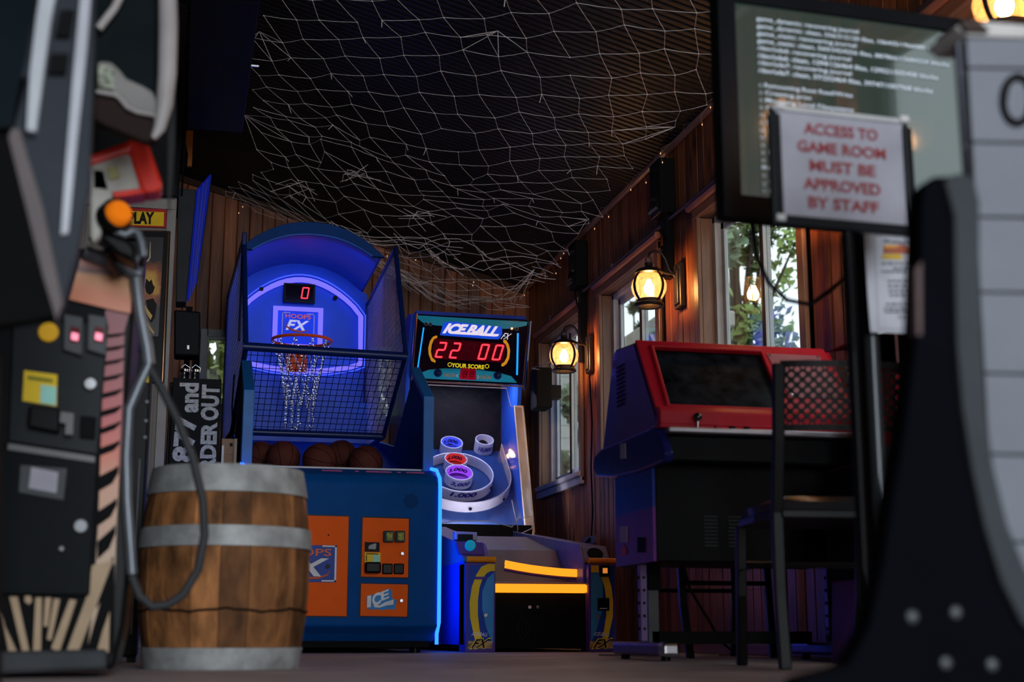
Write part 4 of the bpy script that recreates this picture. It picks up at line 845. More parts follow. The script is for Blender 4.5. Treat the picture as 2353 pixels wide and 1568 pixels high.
lip = yz([(1513, 985), (1500, 984), (1386, 1032), (1370, 1050), (1368, 1080), (1376, 1096), (1412, 1098), (1470, 1086), (1530, 1062), (1532, 1040), (1522, 1010)])
extr(MB(), CX0 - .012, CX0 + .03, lip).build('lip_side', navym, rc, bev=.01, label='navy rounded lower lip'); extr(MB(), CX1 - .03, CX1 + .012, lip).build('lip_side', navym, rc, bev=.01)
MB().box(CX0 + .03, CX1 - .03, 5.09, 5.30, .74, .845).build('control_box', mat('control_black', (.006, .007, .008), .4), rc, bev=.01)
MB().box(CX0 + .02, CX1 - .02, 5.21, 5.70, .37, .80).build('body', mat('cabinet_black', (.0035, .0035, .004), .5), rc, bev=.006)
MB().box(CX0 + .008, CX0 + .02, 5.215, 5.695, .58, .78).build('side_decal', mat('decal_blue', (.008, .03, .26), .3), rc, label='blue upper side panel')
MB().box(CX0 + .008, CX0 + .02, 5.215, 5.695, .372, .58).build('side_decal', mat('decal_purple', (.16, .03, .22), .35), rc, label='purple lower side panel')
PSd = PX(CX0 + .006)
MB().ppx(PS, [(1432, 1020), (1444, 1019), (1445, 1054), (1433, 1055)], .012, .014).build('sticker', mat('pale_sticker', (.5, .45, .5), .5), rc)
MB().ppx(PSd, [(1425, 1210), (1442, 1210), (1442, 1247), (1425, 1247)], 0, .001).build('sticker', mat('pink_sticker', (.55, .35, .5), .5), rc)
MB().ppx(PSd, [(1427, 1262), (1433, 1252), (1440, 1262), (1438, 1276), (1426, 1278)], 0, .001).build('sticker', mat('red_sticker', (.65, .08, .10), .5), rc)
MB().ppx(PSd, [(1465, 1235), (1482, 1235), (1482, 1270), (1465, 1270)], 0, .001).build('side_vent', matte, rc)
mb = MB()
for r in range(9):
    for x in (2.00, 2.10): mb.box(x - .028, x + .028, 5.206, 5.212, .43 + r * .014, .436 + r * .014)
mb.build('vent_slots', mat('slot_grey', (.03, .035, .035), .5), rc, stuff=True)
mb = MB()
for r in range(10):
    for k in range(5): mb.disc((CX0 - .002, 5.52 + k * .022, 1.03 + r * .018), (-1, 0, 0), .005, .003, 6)
mb.build('hood_vent_holes', matte, rc, stuff=True)
band(PY(5.208), [(2.33, .565), (2.395, .565), (2.395, .63), (2.33, .63)], .005, .004).build('coin_frame', mat('frame_brown', (.10, .08, .06), .4), rc)
lm = mat('leg_lilac', (.13, .07, .18), .35, .3)
for x, fy in ((CX0 + .03, 5.45), (CX1 - .10, 5.30)):
    lg_ = MB().box(x, x + .03, fy, fy + .035, .07, .40).build('leg', lm, rc, bev=.004); WL[lg_] = WL[rc]
    for z in (.12, .17, .22, .27, .32): MB().disc((x - .0005, fy + .017, z), (-1, 0, 0), .007, .002, 8).disc((x + .015, fy - .0005, z), (0, -1, 0), .006, .002, 8).build('adjusting_hole', matte, lg_)
    MB().box(x + .034, x + .085, fy + .0, fy + .05, .27, .40).build('leg_sleeve', matte, rc); MB().box(x + .036, x + .078, fy + .01, fy + .04, .06, .28).build('leg_inner', mat('leg_grey_inner', (.10, .10, .10), .4), rc)
    ft = MB().box(x - .015, x + .05, fy - .28, fy + .34, .018, .068).build('foot_rail', mat('foot_lilac', (.16, .09, .26), .25, .4), rc, bev=.012, seg=3); WL[ft] = WL[rc]
    MB().box(x - .017, x + .052, fy - .31, fy - .24, .016, .07).build('end_cap', chrome, ft, bev=.014, seg=3)
    for y in (fy - .24, fy + .26): MB().cyl((x + .017, y, 0), (x + .017, y, .02), .018, 10).build('foot_pad', black, ft)
MB().box(CX0 + .08, CX1 - .1, 5.46, 5.49, .06, .11).build('cross_bar', matte, rc)
MB().tube([(2.02, 5.6, .40), (2.06, 5.62, .28), (2.14, 5.65, .17), (2.22, 5.7, .07), (2.3, 5.75, .02)], .006, 6).build('power_cord', matte, rc)

# ------------------------------------------------------------------ metal chairs with perforated backs
frm = mat('chair_black_metal', (.0035, .003, .003), .35, 0, spec=.15)
def chair(org, ang, lab, s=1.0):
    t = thing('metal_chair', org, lab, 'chair', 'black metal chairs with perforated backs'); R = Matrix.Rotation(ang, 3, 'Z'); O = V(org)
    def G(x, y, z): return O + R @ V((x * s, y * s, z * s))
    def bar(pts, a, b, name, m=frm):
        mb = MB(); vs = []
        for p in pts: vs += [G(p[0] - a, p[1] - b, p[2]), G(p[0] + a, p[1] - b, p[2]), G(p[0] + a, p[1] + b, p[2]), G(p[0] - a, p[1] + b, p[2])]
        n = len(pts); mb.add(vs, [(4 * i + j, 4 * i + (j + 1) % 4, 4 * i + 4 + (j + 1) % 4, 4 * i + 4 + j) for i in range(n - 1) for j in range(4)] + [(3, 2, 1, 0), (4 * n - 4, 4 * n - 3, 4 * n - 2, 4 * n - 1)]); return mb.build(name, m, t, bev=.004)
    w = .21
    for sx in (-1, 1):
        bar([(sx * w, -.005, 0), (sx * w, .02, .22), (sx * w, .02, .45), (sx * (w + .0), -.02, .66), (sx * (w + .005), -.06, .885)], .017, .013, 'back_leg')
        bar([(sx * (w - .02), .50, 0), (sx * (w - .01), .45, .22), (sx * (w - .01), .43, .44)], .016, .014, 'front_leg')
        bar([(sx * w, .02, .30), (sx * w, .46, .30)], .010, .012, 'side_stretcher')
    MB().tube([G(-w, .02, .30), G(w, .02, .30)], .010, 8).build('stretcher', frm, t); MB().tube([G(-w, .45, .32), G(w, .45, .32)], .010, 8).build('stretcher', frm, t)
    L = [(-.20, 0), (.20, 0), (.225, .2), (.215, .40), (.17, .46), (-.17, .46), (-.215, .40), (-.225, .2)]
    mb = MB(); n = len(L); mb.add([G(x, y, .435) for x, y in L] + [G(x, y, .46) for x, y in L], [tuple(range(n)), tuple(range(n, 2 * n))] + [(i, (i + 1) % n, n + (i + 1) % n, n + i) for i in range(n)]); mb.build('seat_frame', frm, t, bev=.004)
    mb = MB(); mb.add([G(x * .96, y * .96 + .008, .46) for x, y in L] + [G(x, y * .98 + .005, .485) for x, y in L] + [G(x * .85, y * .85 + .03, .502) for x, y in L], [tuple(range(n)), tuple(range(2 * n, 3 * n))] + [(i, (i + 1) % n, n + (i + 1) % n, n + i) for i in range(n)] + [(n + i, n + (i + 1) % n, 2 * n + (i + 1) % n, 2 * n + i) for i in range(n)], True)
    mb.build('seat', mat('seat_vinyl_black', (.012, .012, .014), .22), t)
    # perforated plate in diamond cells
    def Bk(u, v): return (u, -.022 - .042 * v - .03 * (1 - (u / w) ** 2), .70 + v * .182)
    nx, nz = 26, 12; du = 2 * w / nx; dv = 1 / nz; mb = MB(); th = V((0, .0025, 0))
    for i in range(1, nx):
        for k in range(1, nz):
            if (i + k) % 2: continue
            cu, cv = -w + i * du, k * dv; out_ = []; inn_ = []
            dm = [(1, 0), (.5, .5), (0, 1), (-.5, .5), (-1, 0), (-.5, -.5), (0, -1), (.5, -.5)]
            for m_, (a, b) in enumerate(dm):
                out_.append((cu + a * du, cv + b * dv)); an = m_ * pi / 4; inn_.append((cu + math.cos(an) * du * .50, cv + math.sin(an) * dv * .50))
            vs = [G(*Bk(*p)) for p in out_] + [G(*Bk(*p)) for p in inn_]; mb.add(vs, [(q, (q + 1) % 8, 8 + (q + 1) % 8, 8 + q) for q in range(8)])
    for a0, a1, b0, b1 in ((-w, w, -.06, .045), (-w, w, .955, 1.06), (-w, -w + du, 0, 1), (w - du, w, 0, 1)):
        n2 = 10 if a1 - a0 > .2 else 1
        for q in range(n2):
            p0, p1 = a0 + (a1 - a0) * q / n2, a0 + (a1 - a0) * (q + 1) / n2; mb.add([G(*Bk(p0, b0)), G(*Bk(p1, b0)), G(*Bk(p1, b1)), G(*Bk(p0, b1))], [(0, 1, 2, 3)])
    o = mb.build('backrest', frm, t); sd_ = o.modifiers.new('Solidify', 'SOLIDIFY'); sd_.thickness = .003
    return t
chair((1.925, 3.89, 0), -.10, 'black metal chair with perforated backrest, nearest the camera')
chair((2.30, 6.27, 0), pi, 'black metal chair tucked behind the red cabinet, only its legs visible', .98)

# ------------------------------------------------------------------ barrel
bt = thing('wooden_barrel', (.14, 4.42, 0), 'small wooden barrel with grey metal hoops standing in front of the blue machine', 'barrel'); BH = .585; bc = V((.14, 4.42, 0))
stw = mat('aged_oak', (.24, .098, .034), .7, var=.75, scale=16, bump=.5, bscale=60, stretch=(1, 1, .45), spec=.2); galv = mat('galvanised_hoop', (.34, .345, .34), .6, .25, var=.35, scale=14, bump=.15, bscale=60)
def stavem(name):
    m = stw.copy(); m.name = name; nt = m.node_tree; oi = nt.nodes.new('ShaderNodeObjectInfo'); mr = nt.nodes.new('ShaderNodeMapRange'); mr.inputs['To Min'].default_value = .5; mr.inputs['To Max'].default_value = 1.5
    vm = nt.nodes.new('ShaderNodeVectorMath'); vm.operation = 'SCALE'; b = nt.nodes['Principled BSDF']; l = b.inputs['Base Color'].links[0]; src = l.from_socket; nt.links.remove(l); nt.links.new(oi.outputs['Random'], mr.inputs[0]); nt.links.new(src, vm.inputs[0]); nt.links.new(mr.outputs[0], vm.inputs['Scale']); nt.links.new(vm.outputs[0], b.inputs['Base Color']); return m
sm_ = stavem('oak_stave')
def br_(z): return .222 + .032 * (1 - ((z - BH / 2) / (BH / 2)) ** 2)
NS = 19; rb = random.Random(5)
for k in range(NS):
    a0 = 2 * pi * k / NS + .004; a1 = 2 * pi * (k + 1) / NS - .004; j = rb.uniform(-.0015, .0015); pr = [(br_(z) + j, z) for z in [BH * i / 8 for i in range(9)]]; pr += [(br_(z) - .018, z) for z in [BH * i / 8 for i in range(8, -1, -1)]]; pr.append(pr[0])
    mb = MB(); mb.lathe(bc, pr, 3, a0=a0, a1=a1); n = len(pr); m_ = 4; mb.add([mb.v[i * m_] for i in range(n - 1)], [tuple(range(n - 1))]); mb.add([mb.v[i * m_ + 3] for i in range(n - 1)], [tuple(range(n - 1))]); mb.build('stave', sm_, bt)
for z0, z1 in ((.505, .587), (.348, .408), (-.0, .062)):
    pr = [(br_(max(0, z0)) + .0015, z0), (br_(z0) + .005, z0 + .001), (br_(z1) + .005, z1 - .001), (br_(z1) + .0015, z1), (br_(z0) + .0015, z0)]
    MB().lathe(bc, pr, 48).build('hoop', galv, bt)
mb = MB()
for i in range(60):
    a = 2 * pi * i / 60; a2 = 2 * pi * (i + 1) / 60; f = lambda t: .168 + .004 * math.sin(t * 7) + .002 * math.sin(t * 23)
    r = br_(.17) + .0022; mb.add([bc + V((r * math.cos(a), r * math.sin(a), f(a) - .004)), bc + V((r * math.cos(a2), r * math.sin(a2), f(a2) - .004)), bc + V((r * math.cos(a2), r * math.sin(a2), f(a2) + .003)), bc + V((r * math.cos(a), r * math.sin(a), f(a) + .003))], [(0, 1, 2, 3)])
mb.build('hoop_scar', mat('dark_stain', (.03, .015, .008), .8), bt)
MB().cyl(bc + V((0, 0, .555)), bc + V((0, 0, .57)), .205, 32).build('head', sm_, bt)

# ------------------------------------------------------------------ partition, bulkhead, duct on the left
def ext(P, L, d, name, m, par=None, bev=0, c=0, **k):
    """outline on a plane, given its real thickness d behind that plane"""
    return MB().ppx(P, L, c, c - d).build(name, m, par, bev=bev, **k)
tan = mat('partition_tan', (.20, .185, .165), .5, var=.08); PQ = PY(7.8)
pt = struct('wall_partition', (-.5, 7.8, 0))
MB().box(-2.6, -.13, 7.82, 7.92, 0, 2.43).build('panel', tan, pt)
x = -1.2
while x < -.16: MB().box(x, x + .034, 7.812, 7.82, .09, 2.40).build('bead_board', tan, pt); x += .037
MB().box(-.145, -.095, 7.795, 7.93, 0, 2.47).build('corner_post', mat('post_tan', (.27, .25, .23), .4), pt, bev=.004)
MB().box(-2.6, -.10, 7.785, 7.93, 2.40, 2.47).build('head_rail', MC['post_tan'], pt, bev=.004)
MB().box(-2.6, -.13, 7.80, 7.83, 0, .09).build('skirting', MC['post_tan'], pt, bev=.004)
MB().box(-2.6, -.09, 7.80, 8.2, 2.471, 4.6).build('bulkhead', matte, pt)
dk = thing('ceiling_duct', (.09, 6, 2.75), 'dark navy boxed duct hanging under the ceiling at upper left', 'duct'); dm = mat('duct_navy', (.007, .007, .016), .45, bump=.1, bscale=12)
for a, b in ((5.0, 5.78), (5.785, 6.515), (6.52, 7.43)): MB().box(-.055, .235, a, b, 2.75, 3.1).build('duct_section', dm, dk, bev=.006)
MB().box(-.02, .0, 5.2, 5.22, 3.1, 3.55).box(.18, .2, 7.2, 7.22, 3.1, 3.5).build('hanger', black, dk)
MB().cyl((.235, 6.50, 2.76), (.27, 6.50, 2.76), .008, 8).build('bolt', chrome, dk)
t = tag(MB().tube([(-.07, 7.78, 2.48), (-.068, 7.76, 3.0), (-.072, 7.7, 3.5)], .007, 6).build('ceiling_cable', satin), 'thin dark cable running up beside the duct at upper left', 'cable')
t = tag(ext(PY(8.3), [(428, 300), (444, 300), (441, 381), (430, 381), (432, 355), (426, 325)], .03, 'wood_block', mat('raw_orange_wood', (.38, .13, .03), .5), bev=.002), 'short orange wooden strip below the hanging duct at upper left', 'wood')
# sign and poster on the partition
sg = tag(MB().ppx(PY(7.808), [(262, 478), (383, 482), (382, 525), (260, 521)], 0, .012).build('play_sign', mat('sign_red', (.42, .02, .02), .4), bev=.003), 'yellow sign with red border reading PLAY', 'sign'); WL[sg] = V((0, 0, 0))
PS1 = PY(7.795); MB().ppx(PS1, [(264, 484), (377, 488), (376, 520), (263, 516)], 0, .001).build('sign_face', mat('sign_yellow', (.80, .50, .01), .4), sg)
txt('PLAY', PS1, ((296, 487), (355, 488), (295, 515)), ink_k, sg, bold=.05, c=.002)
ps = thing('framed_poster', (-.28, 7.8, 1.6), 'dark framed poster with a golden glow on the partition', 'poster'); PF2 = PY(7.806)
MB().ppx(PF2, [(262, 530), (392, 533), (378, 882), (250, 880)], 0, .018).build('frame', black, ps, bev=.004)
MB().tube([PF2.w(*PF2.st(*p), .02) for p in ((262, 532), (387, 534), (372, 880))], .006, 6).build('copper_trim', mat('copper_trim', (.60, .32, .20), .2, .9), ps)
def poster_mat():
    m = bpy.data.materials.new('poster_print'); m.use_nodes = True; nt = m.node_tree; N = nt.nodes.new; L = nt.links.new; b = nt.nodes['Principled BSDF']; g = N('ShaderNodeNewGeometry')
    v = N('ShaderNodeVectorMath'); v.operation = 'DISTANCE'; L(g.outputs['Position'], v.inputs[0]); c = PF2.w(*PF2.st(338, 655)); v.inputs[1].default_value = c
    nz = N('ShaderNodeTexNoise'); nz.inputs['Scale'].default_value = 14; nz.inputs['Detail'].default_value = 6; L(g.outputs['Position'], nz.inputs['Vector'])
    a = N('ShaderNodeMath'); a.operation = 'MULTIPLY_ADD'; L(nz.outputs['Fac'], a.inputs[0]); a.inputs[1].default_value = .14; L(v.outputs['Value'], a.inputs[2])
    r = N('ShaderNodeValToRGB'); e = r.color_ramp.elements; e[0].position = .10; e[0].color = (.75, .45, .06, 1); e[1].position = .22; e[1].color = (.02, .012, .012, 1); k = e.new(.15); k.color = (.35, .09, .02, 1); L(a.outputs[0], r.inputs[0]); L(r.outputs[0], b.inputs['Base Color']); b.inputs['Roughness'].default_value = .25; return m
pr_ = MB().ppx(PF2, [(264, 545), (376, 548), (364, 775), (258, 772)], .018, .020).build('print', poster_mat(), ps); WL[pr_] = WL[ps]
PF3 = PY(7.783)
MB().ppx(PF3, [(336, 640), (343, 648), (348, 642), (352, 655), (356, 660), (352, 672), (344, 678), (336, 672), (333, 660)], 0, .001).ppx(PF3, [(335, 690), (352, 686), (360, 700), (356, 730), (348, 742), (338, 732), (332, 712)], 0, .001).build('dark_shape', mat('poster_dark', (.02, .01, .008), .4), pr_)
MB().ppx(PF3, [(334, 700), (340, 712), (350, 726), (346, 736), (338, 722), (331, 708)], 0, .0015).ppx(PF3, [(334, 735), (345, 750), (355, 765), (352, 768), (341, 753), (333, 740)], 0, .0015).build('gold_streak', mat('poster_gold', (.65, .42, .12), .4), pr_)
txt('N', PF3, ((331, 573), (339, 573), (330, 586)), mat('poster_letter', (.6, .5, .35), .5), pr_, c=.001)
MB().ppx(PF3, [(345, 556), (346, 556), (346, 592), (341, 601), (336, 602), (343, 592)], 0, .001).build('flourish', MC['poster_letter'], pr_)
# glossy panel with painted blue LED reflection, speaker behind the partition corner
lb = thing('glossy_ridged_panel', (.06, 8.3, 2.3), 'tall slanted glossy panel with a painted-in blue LED reflection beside the beige partition', 'sign'); PL_ = PY(8.3)
ext(PL_, [(408, 432), (452, 436), (428, 694), (404, 694)], .16, 'box', mat('box_charcoal', (.03, .032, .035), .4), lb, bev=.006)
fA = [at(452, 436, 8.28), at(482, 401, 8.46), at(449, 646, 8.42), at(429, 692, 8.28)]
mb = MB(); th = V((.012, -.010, 0)); mb.add([p for p in fA] + [p + th for p in fA], [(0, 1, 2, 3), (4, 5, 6, 7), (0, 1, 5, 4), (1, 2, 6, 5), (2, 3, 7, 6), (3, 0, 4, 7)]); mb.build('reflection_face', mat('painted_blue_reflection', (.01, .03, .35), .2, em=(.012, .03, .75), es=.16), lb)  # emission stands in for blue LEDs mirrored in the dark ridged panel
for f in (.04, .36, .62, .97):
    a = fA[0].lerp(fA[1], f) + th; b = fA[3].lerp(fA[2], f) + th; MB().tube([a, b], .005, 6).build('edge_strip', mat('painted_strip_reflection', (.06, .06, .2), .25, .2, em=(.03, .05, .5), es=.15) if f < .9 else chrome, lb)
sp = thing('wall_speaker', (0, 8.45, 1.8), 'black speaker box above the hand-lettered sign', 'speaker')
ext(PY(8.4), [(400, 712), (461, 716), (459, 818), (400, 816)], .16, 'box', mat('speaker_black', (.006, .007, .012), .5), sp, bev=.01)
MB().ppx(PY(8.397), [(430, 794), (435, 794), (435, 803), (430, 803)], 0, .002).build('badge', chrome, sp)
MB().box(-.02, .02, 8.56, 10.98, 2.0, 2.03).build('bracket', matte, sp)
# hand lettered board, jars on a cabinet behind it, carton
cb = thing('storage_cabinet', (.05, 8.3, 0), 'black cabinet behind the hand-lettered board, mostly hidden', 'cabinet')
MB().box(-.09, .20, 8.30, 8.7, .02, 1.52).build('body', black, cb, bev=.005); MB().box(-.08, .19, 8.29, 8.30, .05, 1.49).build('door', black, cb, bev=.004)
for a in (-.06, .17):
    for b in (8.33, 8.66): MB().cyl((a, b, 0), (a, b, .03), .015, 8).build('foot', black, cb)
hb = thing('lettered_board', (.07, 8.2, 0), 'black board with grey hand lettering 877 and ORDER OUT turned sideways', 'sign'); PH = PY(8.2)
q = PH.pts([(398, 868), (509, 876)]); MB().pbox(PH, q[0][0], q[1][0], 0, q[0][1], -.02, 0).build('board', mat('chalk_black', (.012, .013, .016), .6), hb, bev=.003)
chalk = mat('chalk_grey', (.50, .51, .52), .8, var=.3, scale=60)
txt('and', PH, ((413, 880), (458, 881), (411, 948)), chalk, hb, bold=.045, rot=90); txt('877', PH, ((404, 954), (454, 955), (394, 1062)), chalk, hb, bold=.045, rot=90)
txt('OUT', PH, ((464, 884), (506, 886), (460, 966)), chalk, hb, bold=.05, rot=90); txt('ORDER', PH, ((462, 970), (500, 971), (456, 1118)), chalk, hb, bold=.05, rot=90)
for i, (x, lab) in enumerate(((424, 'left glass jar standing behind the hand-lettered board'), (448, 'right glass jar with wire clasp behind the hand-lettered board'))):
    c = at(x, 868, 8.45); c.z = 1.52; j = thing('glass_jar', c, lab, 'jar', 'glass jars behind the board')
    MB().lathe(c, [(.001, .002), (.028, .002), (.031, .02), (.031, .075), (.024, .09), (.026, .10)], 20).build('body', glass('jar_glass', (.75, .78, .8), .12, .08), j)
    MB().tube([c + V((.026, 0, .09)), c + V((.03, 0, .115)), c + V((0, 0, .135)), c + V((-.02, 0, .115))], .0025, 5).lathe(c, [(.027, .09), (.027, .104), (.001, .106)], 16).build('lid', chrome, j)
kt = thing('plant_stand', (.25, 8.35, 0), 'narrow dark stand carrying the cardboard carton', 'stand')
MB().box(.212, .305, 8.15, 8.5, .985, 1.0).build('top', black, kt, bev=.002)
for a in (.22, .297):
    for b in (8.17, 8.48): MB().box(a - .006, a + .006, b - .006, b + .006, 0, .985).build('leg', black, kt)
ct = thing('cardboard_carton', (.255, 8.3, 1.0), 'small brown cardboard carton with printed label beside the blue machine', 'box'); x0, x1 = .214, .300
MB().box(x0, x1, 8.2, 8.4, 1.0, 1.19).build('carton', mat('cardboard', (.34, .21, .13), .8), ct, bev=.003)
PK = PY(8.199); MB().pbox(PK, x0 + .002, x0 + .014, 1.02, 1.15, 0, .001).build('label', ink_w, ct); MB().pbox(PK, x0 + .045, x0 + .062, 1.145, 1.165, 0, .001).build('stamp', ink_k, ct)
band(PK, [(x0 + .030, 1.03), (x0 + .065, 1.03), (x0 + .065, 1.10), (x0 + .030, 1.10)], .0015, .001).build('print', mat('brown_print', (.12, .06, .03), .8), ct)
MB().box(x1 - .014, x1 + .0006, 8.199, 8.40, 1.0, 1.1906).build('tape', mat('tape_tan', (.45, .32, .2), .25), ct)
t = tag(MB().tube([(.30, 8.6, 1.4), (.285, 8.5, 1.25), (.31, 8.55, 1.1), (.27, 8.62, .9), (.28, 8.6, .0)], .006, 6).tube([(.295, 9.0, 1.7), (.28, 8.7, 1.45), (.295, 8.6, 1.2), (.26, 8.65, .6), (.25, 8.6, .0)], .005, 6).build('power_cables', matte), 'black cables hanging beside the left side of the hoop machine', 'cable')
# slim black cabinet beside the barrel
sl = thing('slim_cabinet', (-.16, 5.3, 0), 'slim black cabinet side between the striped game and the barrel', 'cabinet')
MB().box(-.38, -.125, 5.3, 5.55, .02, 1.12).build('body', mat('slim_black', (.012, .012, .014), .4), sl, bev=.008); MB().box(-.30, -.17, 5.29, 5.5, 1.12, 1.55).build('head', black, sl, bev=.02)
MB().tube([(-.148, 5.292, .10), (-.15, 5.292, .72)], .003, 6).build('edge_trim', grey, sl)
MB().box(-.148, -.132, 5.285, 5.30, 1.0, 1.035).build('yellow_tag', ink_y, sl)
for z in (.80, .86, .93): MB().disc((-.135, 5.298, z), (0, -1, 0), .007, .006, 8).build('rivet', grey, sl)
for a in (-.36, -.145): MB().box(a - .015, a + .015, 5.33, 5.5, 0, .03).build('foot', black, sl)

# ------------------------------------------------------------------ striped shooting game, foreground left
gg = thing('striped_gun_game', (-.45, 3.6, 0), 'foreground shooting game with black coin door and orange tiger stripes', 'arcade game')
blk2 = mat('game_black', (.012, .014, .016), .5, spec=.05); Y0 = 3.55; PA = PY(Y0)
body = [(-60, 715), (150, 702), (262, 705), (300, 640), (316, 640), (306, 760), (284, 1000), (272, 1250), (262, 1505), (245, 1532), (-60, 1548)]
extr(MB(), -.95, -.185, [(Y0, .02), (Y0, .93), (Y0 + .05, 1.05), (Y0 + .45, 1.05), (Y0 + .45, .02)]).build('cabinet', blk2, gg, bev=.012)
ext(PA, [(250, 705), (262, 640), (316, 636), (308, 760), (296, 900), (298, 1100), (300, 1300), (286, 1440), (262, 1540), (238, 1540), (245, 1400)], .42, 'side_panel', black, gg, bev=.012)
ext(PA, [(-40, 1498), (248, 1492), (246, 1538), (-40, 1552)], .45, 'base', mat('base_grey', (.045, .048, .052), .5), gg, bev=.01, c=.03)
def tiger():
    m = bpy.data.materials.new('tiger_stripe_art'); m.use_nodes = True; nt = m.node_tree; N = nt.nodes.new; L = nt.links.new; b = nt.nodes['Principled BSDF']; g = N('ShaderNodeNewGeometry'); s = N('ShaderNodeSeparateXYZ'); L(g.outputs['Position'], s.inputs[0])
    mr = N('ShaderNodeMapRange'); mr.inputs['From Min'].default_value = .1; mr.inputs['From Max'].default_value = .95; L(s.outputs['Z'], mr.inputs[0]); r = N('ShaderNodeValToRGB'); e = r.color_ramp.elements
    e[0].position = .2; e[0].color = (.42, .27, .16, 1); e[1].position = .95; e[1].color = (.16, .02, .03, 1)
    for p, c in ((.42, (.50, .22, .11)), (.50, (.55, .09, .03)), (.60, (.42, .03, .028)), (.72, (.26, .018, .022))): k = e.new(p); k.color = c + (1,)
    L(mr.outputs[0], r.inputs[0]); L(r.outputs[0], b.inputs['Base Color']); b.inputs['Roughness'].default_value = .35; return m
PA2 = PY(Y0 - .002)
st_ = MB().ppx(PA, [(243, 706), (300, 710), (286, 760), (280, 1000), (268, 1200), (262, 1400), (250, 1500), (200, 1500), (214, 1400), (226, 1200), (236, 900)], 0, .003).build('stripe_art', tiger(), gg); WL[st_] = WL[gg]
PA3 = PY(Y0 - .0032)
for y, h, sl_ in ((770, 8, 6), (800, 9, 8), (832, 9, 10), (868, 10, 12), (905, 12, 14), (945, 14, 16), (985, 14, 20), (1030, 18, 20), (1095, 34, 28), (1175, 34, 34), (1245, 42, 44), (1340, 60, 70)):
    xr = 290 - (y - 700) * .045; xl = 240 - (y - 700) * .03
    MB().ppx(PA3, [(xl, y), (xr - 12, y - sl_ * .6), (xr, y - sl_ * .9), (xr, y - sl_ * .9 + h * .5), (xr - 14, y - sl_ * .5 + h * .9), (xl, y + h)], 0, .001).build('black_stripe', matte, st_)
MB().ppx(PA, [(0, 1368), (212, 1374), (200, 1498), (-40, 1498), (-40, 1368)], 0, .003).build('claw_panel', matte, gg)
cr = mat('claw_cream', (.42, .30, .19), .5)
for L in ([(0, 1392), (20, 1500), (40, 1500), (12, 1440)], [(22, 1372), (52, 1500), (68, 1500), (40, 1372)], [(58, 1370), (70, 1370), (74, 1382), (66, 1390), (57, 1382)], [(82, 1374), (76, 1500), (94, 1500), (96, 1374)], [(104, 1374), (100, 1440), (110, 1440), (118, 1374)], [(124, 1376), (108, 1470), (118, 1472), (138, 1378)], [(160, 1378), (118, 1490), (136, 1500), (176, 1380)], [(212, 1300), (200, 1370), (152, 1500), (180, 1500), (222, 1390), (256, 1300), (260, 1288)]):
    MB().ppx(PA3, L, 0, .002).build('claw_mark', cr, gg)
MB().ppx(PY(Y0 - .0045), [(264, 1296), (262, 1505), (196, 1505), (226, 1400), (252, 1316)], 0, .001).build('black_stripe', matte, st_)
MB().ppx(PY(Y0 - .0058), [(252, 1405), (250, 1500), (222, 1500), (236, 1450)], 0, .001).build('claw_mark', cr, gg)
# coin door
PC1 = PY(Y0 - .004)
cdo = MB().ppx(PC1, [(-40, 1020), (226, 1052), (206, 1370), (-40, 1366)], 0, .014).build('lower_door', mat('door_black', (.006, .009, .011), .4, spec=.05), gg, bev=.004); WL[cdo] = WL[gg]
MB().ppx(PY(Y0 - .02), [(20, 1020), (218, 1050), (218, 1064), (18, 1034)], 0, .006).build('door_edge', mat('edge_grey', (.16, .16, .16), .35), cdo)
PC2 = PY(Y0 - .020); MB().ppx(PC2, [(48, 1070), (154, 1078), (146, 1150), (44, 1132)], 0, .006).build('label_frame', mat('frame_grey', (.06, .065, .07), .4), cdo)
MB().ppx(PY(Y0 - .027), [(72, 1074), (134, 1086), (130, 1134), (66, 1122)], 0, .001).build('paper_label', mat('paper_lilac', (.38, .37, .42), .6), cdo)
for x, y in ((186, 1210), (182, 903 + 0)): pass
for p, rr in (((186, 1210), .016), ((142, 1262), .006)): MB().disc(PC2.w(*PC2.st(*p)), (0, -1, 0), rr, .012, 16).build('lock', mat('worn_lock_metal', (.22, .23, .24), .45, .4), cdo, bev=.002)
pu = MB().ppx(PC1, [(30, 735), (250, 745), (225, 1048), (20, 1016)], 0, .010).build('coin_panel', mat('panel_slate', (.024, .029, .034), .4), gg, bev=.004); WL[pu] = WL[gg]
for x0 in (148, 203):
    MB().ppx(PY(Y0 - .014), [(x0, 725), (x0 + 44, 733), (x0 + 42, 822), (x0 - 2, 808)], 0, .022).build('coin_entry', mat('entry_grey', (.07, .075, .08), .4), pu, bev=.004)
    MB().ppx(PY(Y0 - .037), [(x0 + 14, 750), (x0 + 36, 754), (x0 + 34, 790), (x0 + 12, 786)], 0, .001).build('coin_window', mat('coin_red_dark', (.10, .005, .01), .3), pu)
    MB().ppx(PY(Y0 - .0385), [(x0 + 17, 764), (x0 + 33, 768), (x0 + 31, 784), (x0 + 15, 780)], 0, .001).build('coin_light', mat('coin_pink_light', (.9, .3, .4), .4, em=(1, .25, .35), es=1.0), pu)
dc = PY(Y0 - .014)
MB().disc(dc.w(*dc.st(112, 765)), (0, -1, 0), .024, .012, 20).build('round_button', mat('amber_button', (.65, .36, .02), .3, em=(.8, .4, .02), es=.12), pu, bev=.003)
MB().disc(dc.w(*dc.st(208, 884)), (0, -1, 0), .016, .014, 16).build('lock', chrome, pu, bev=.003)
MB().ppx(dc, [(56, 852), (132, 862), (130, 935), (52, 922)], 0, .004).build('note_sticker', ink_y, pu)
MB().ppx(PY(Y0 - .019), [(94, 884), (130, 890), (128, 932), (92, 926)], 0, .001).build('sticker_patch', mat('pale_green', (0, 0, 0)), pu)
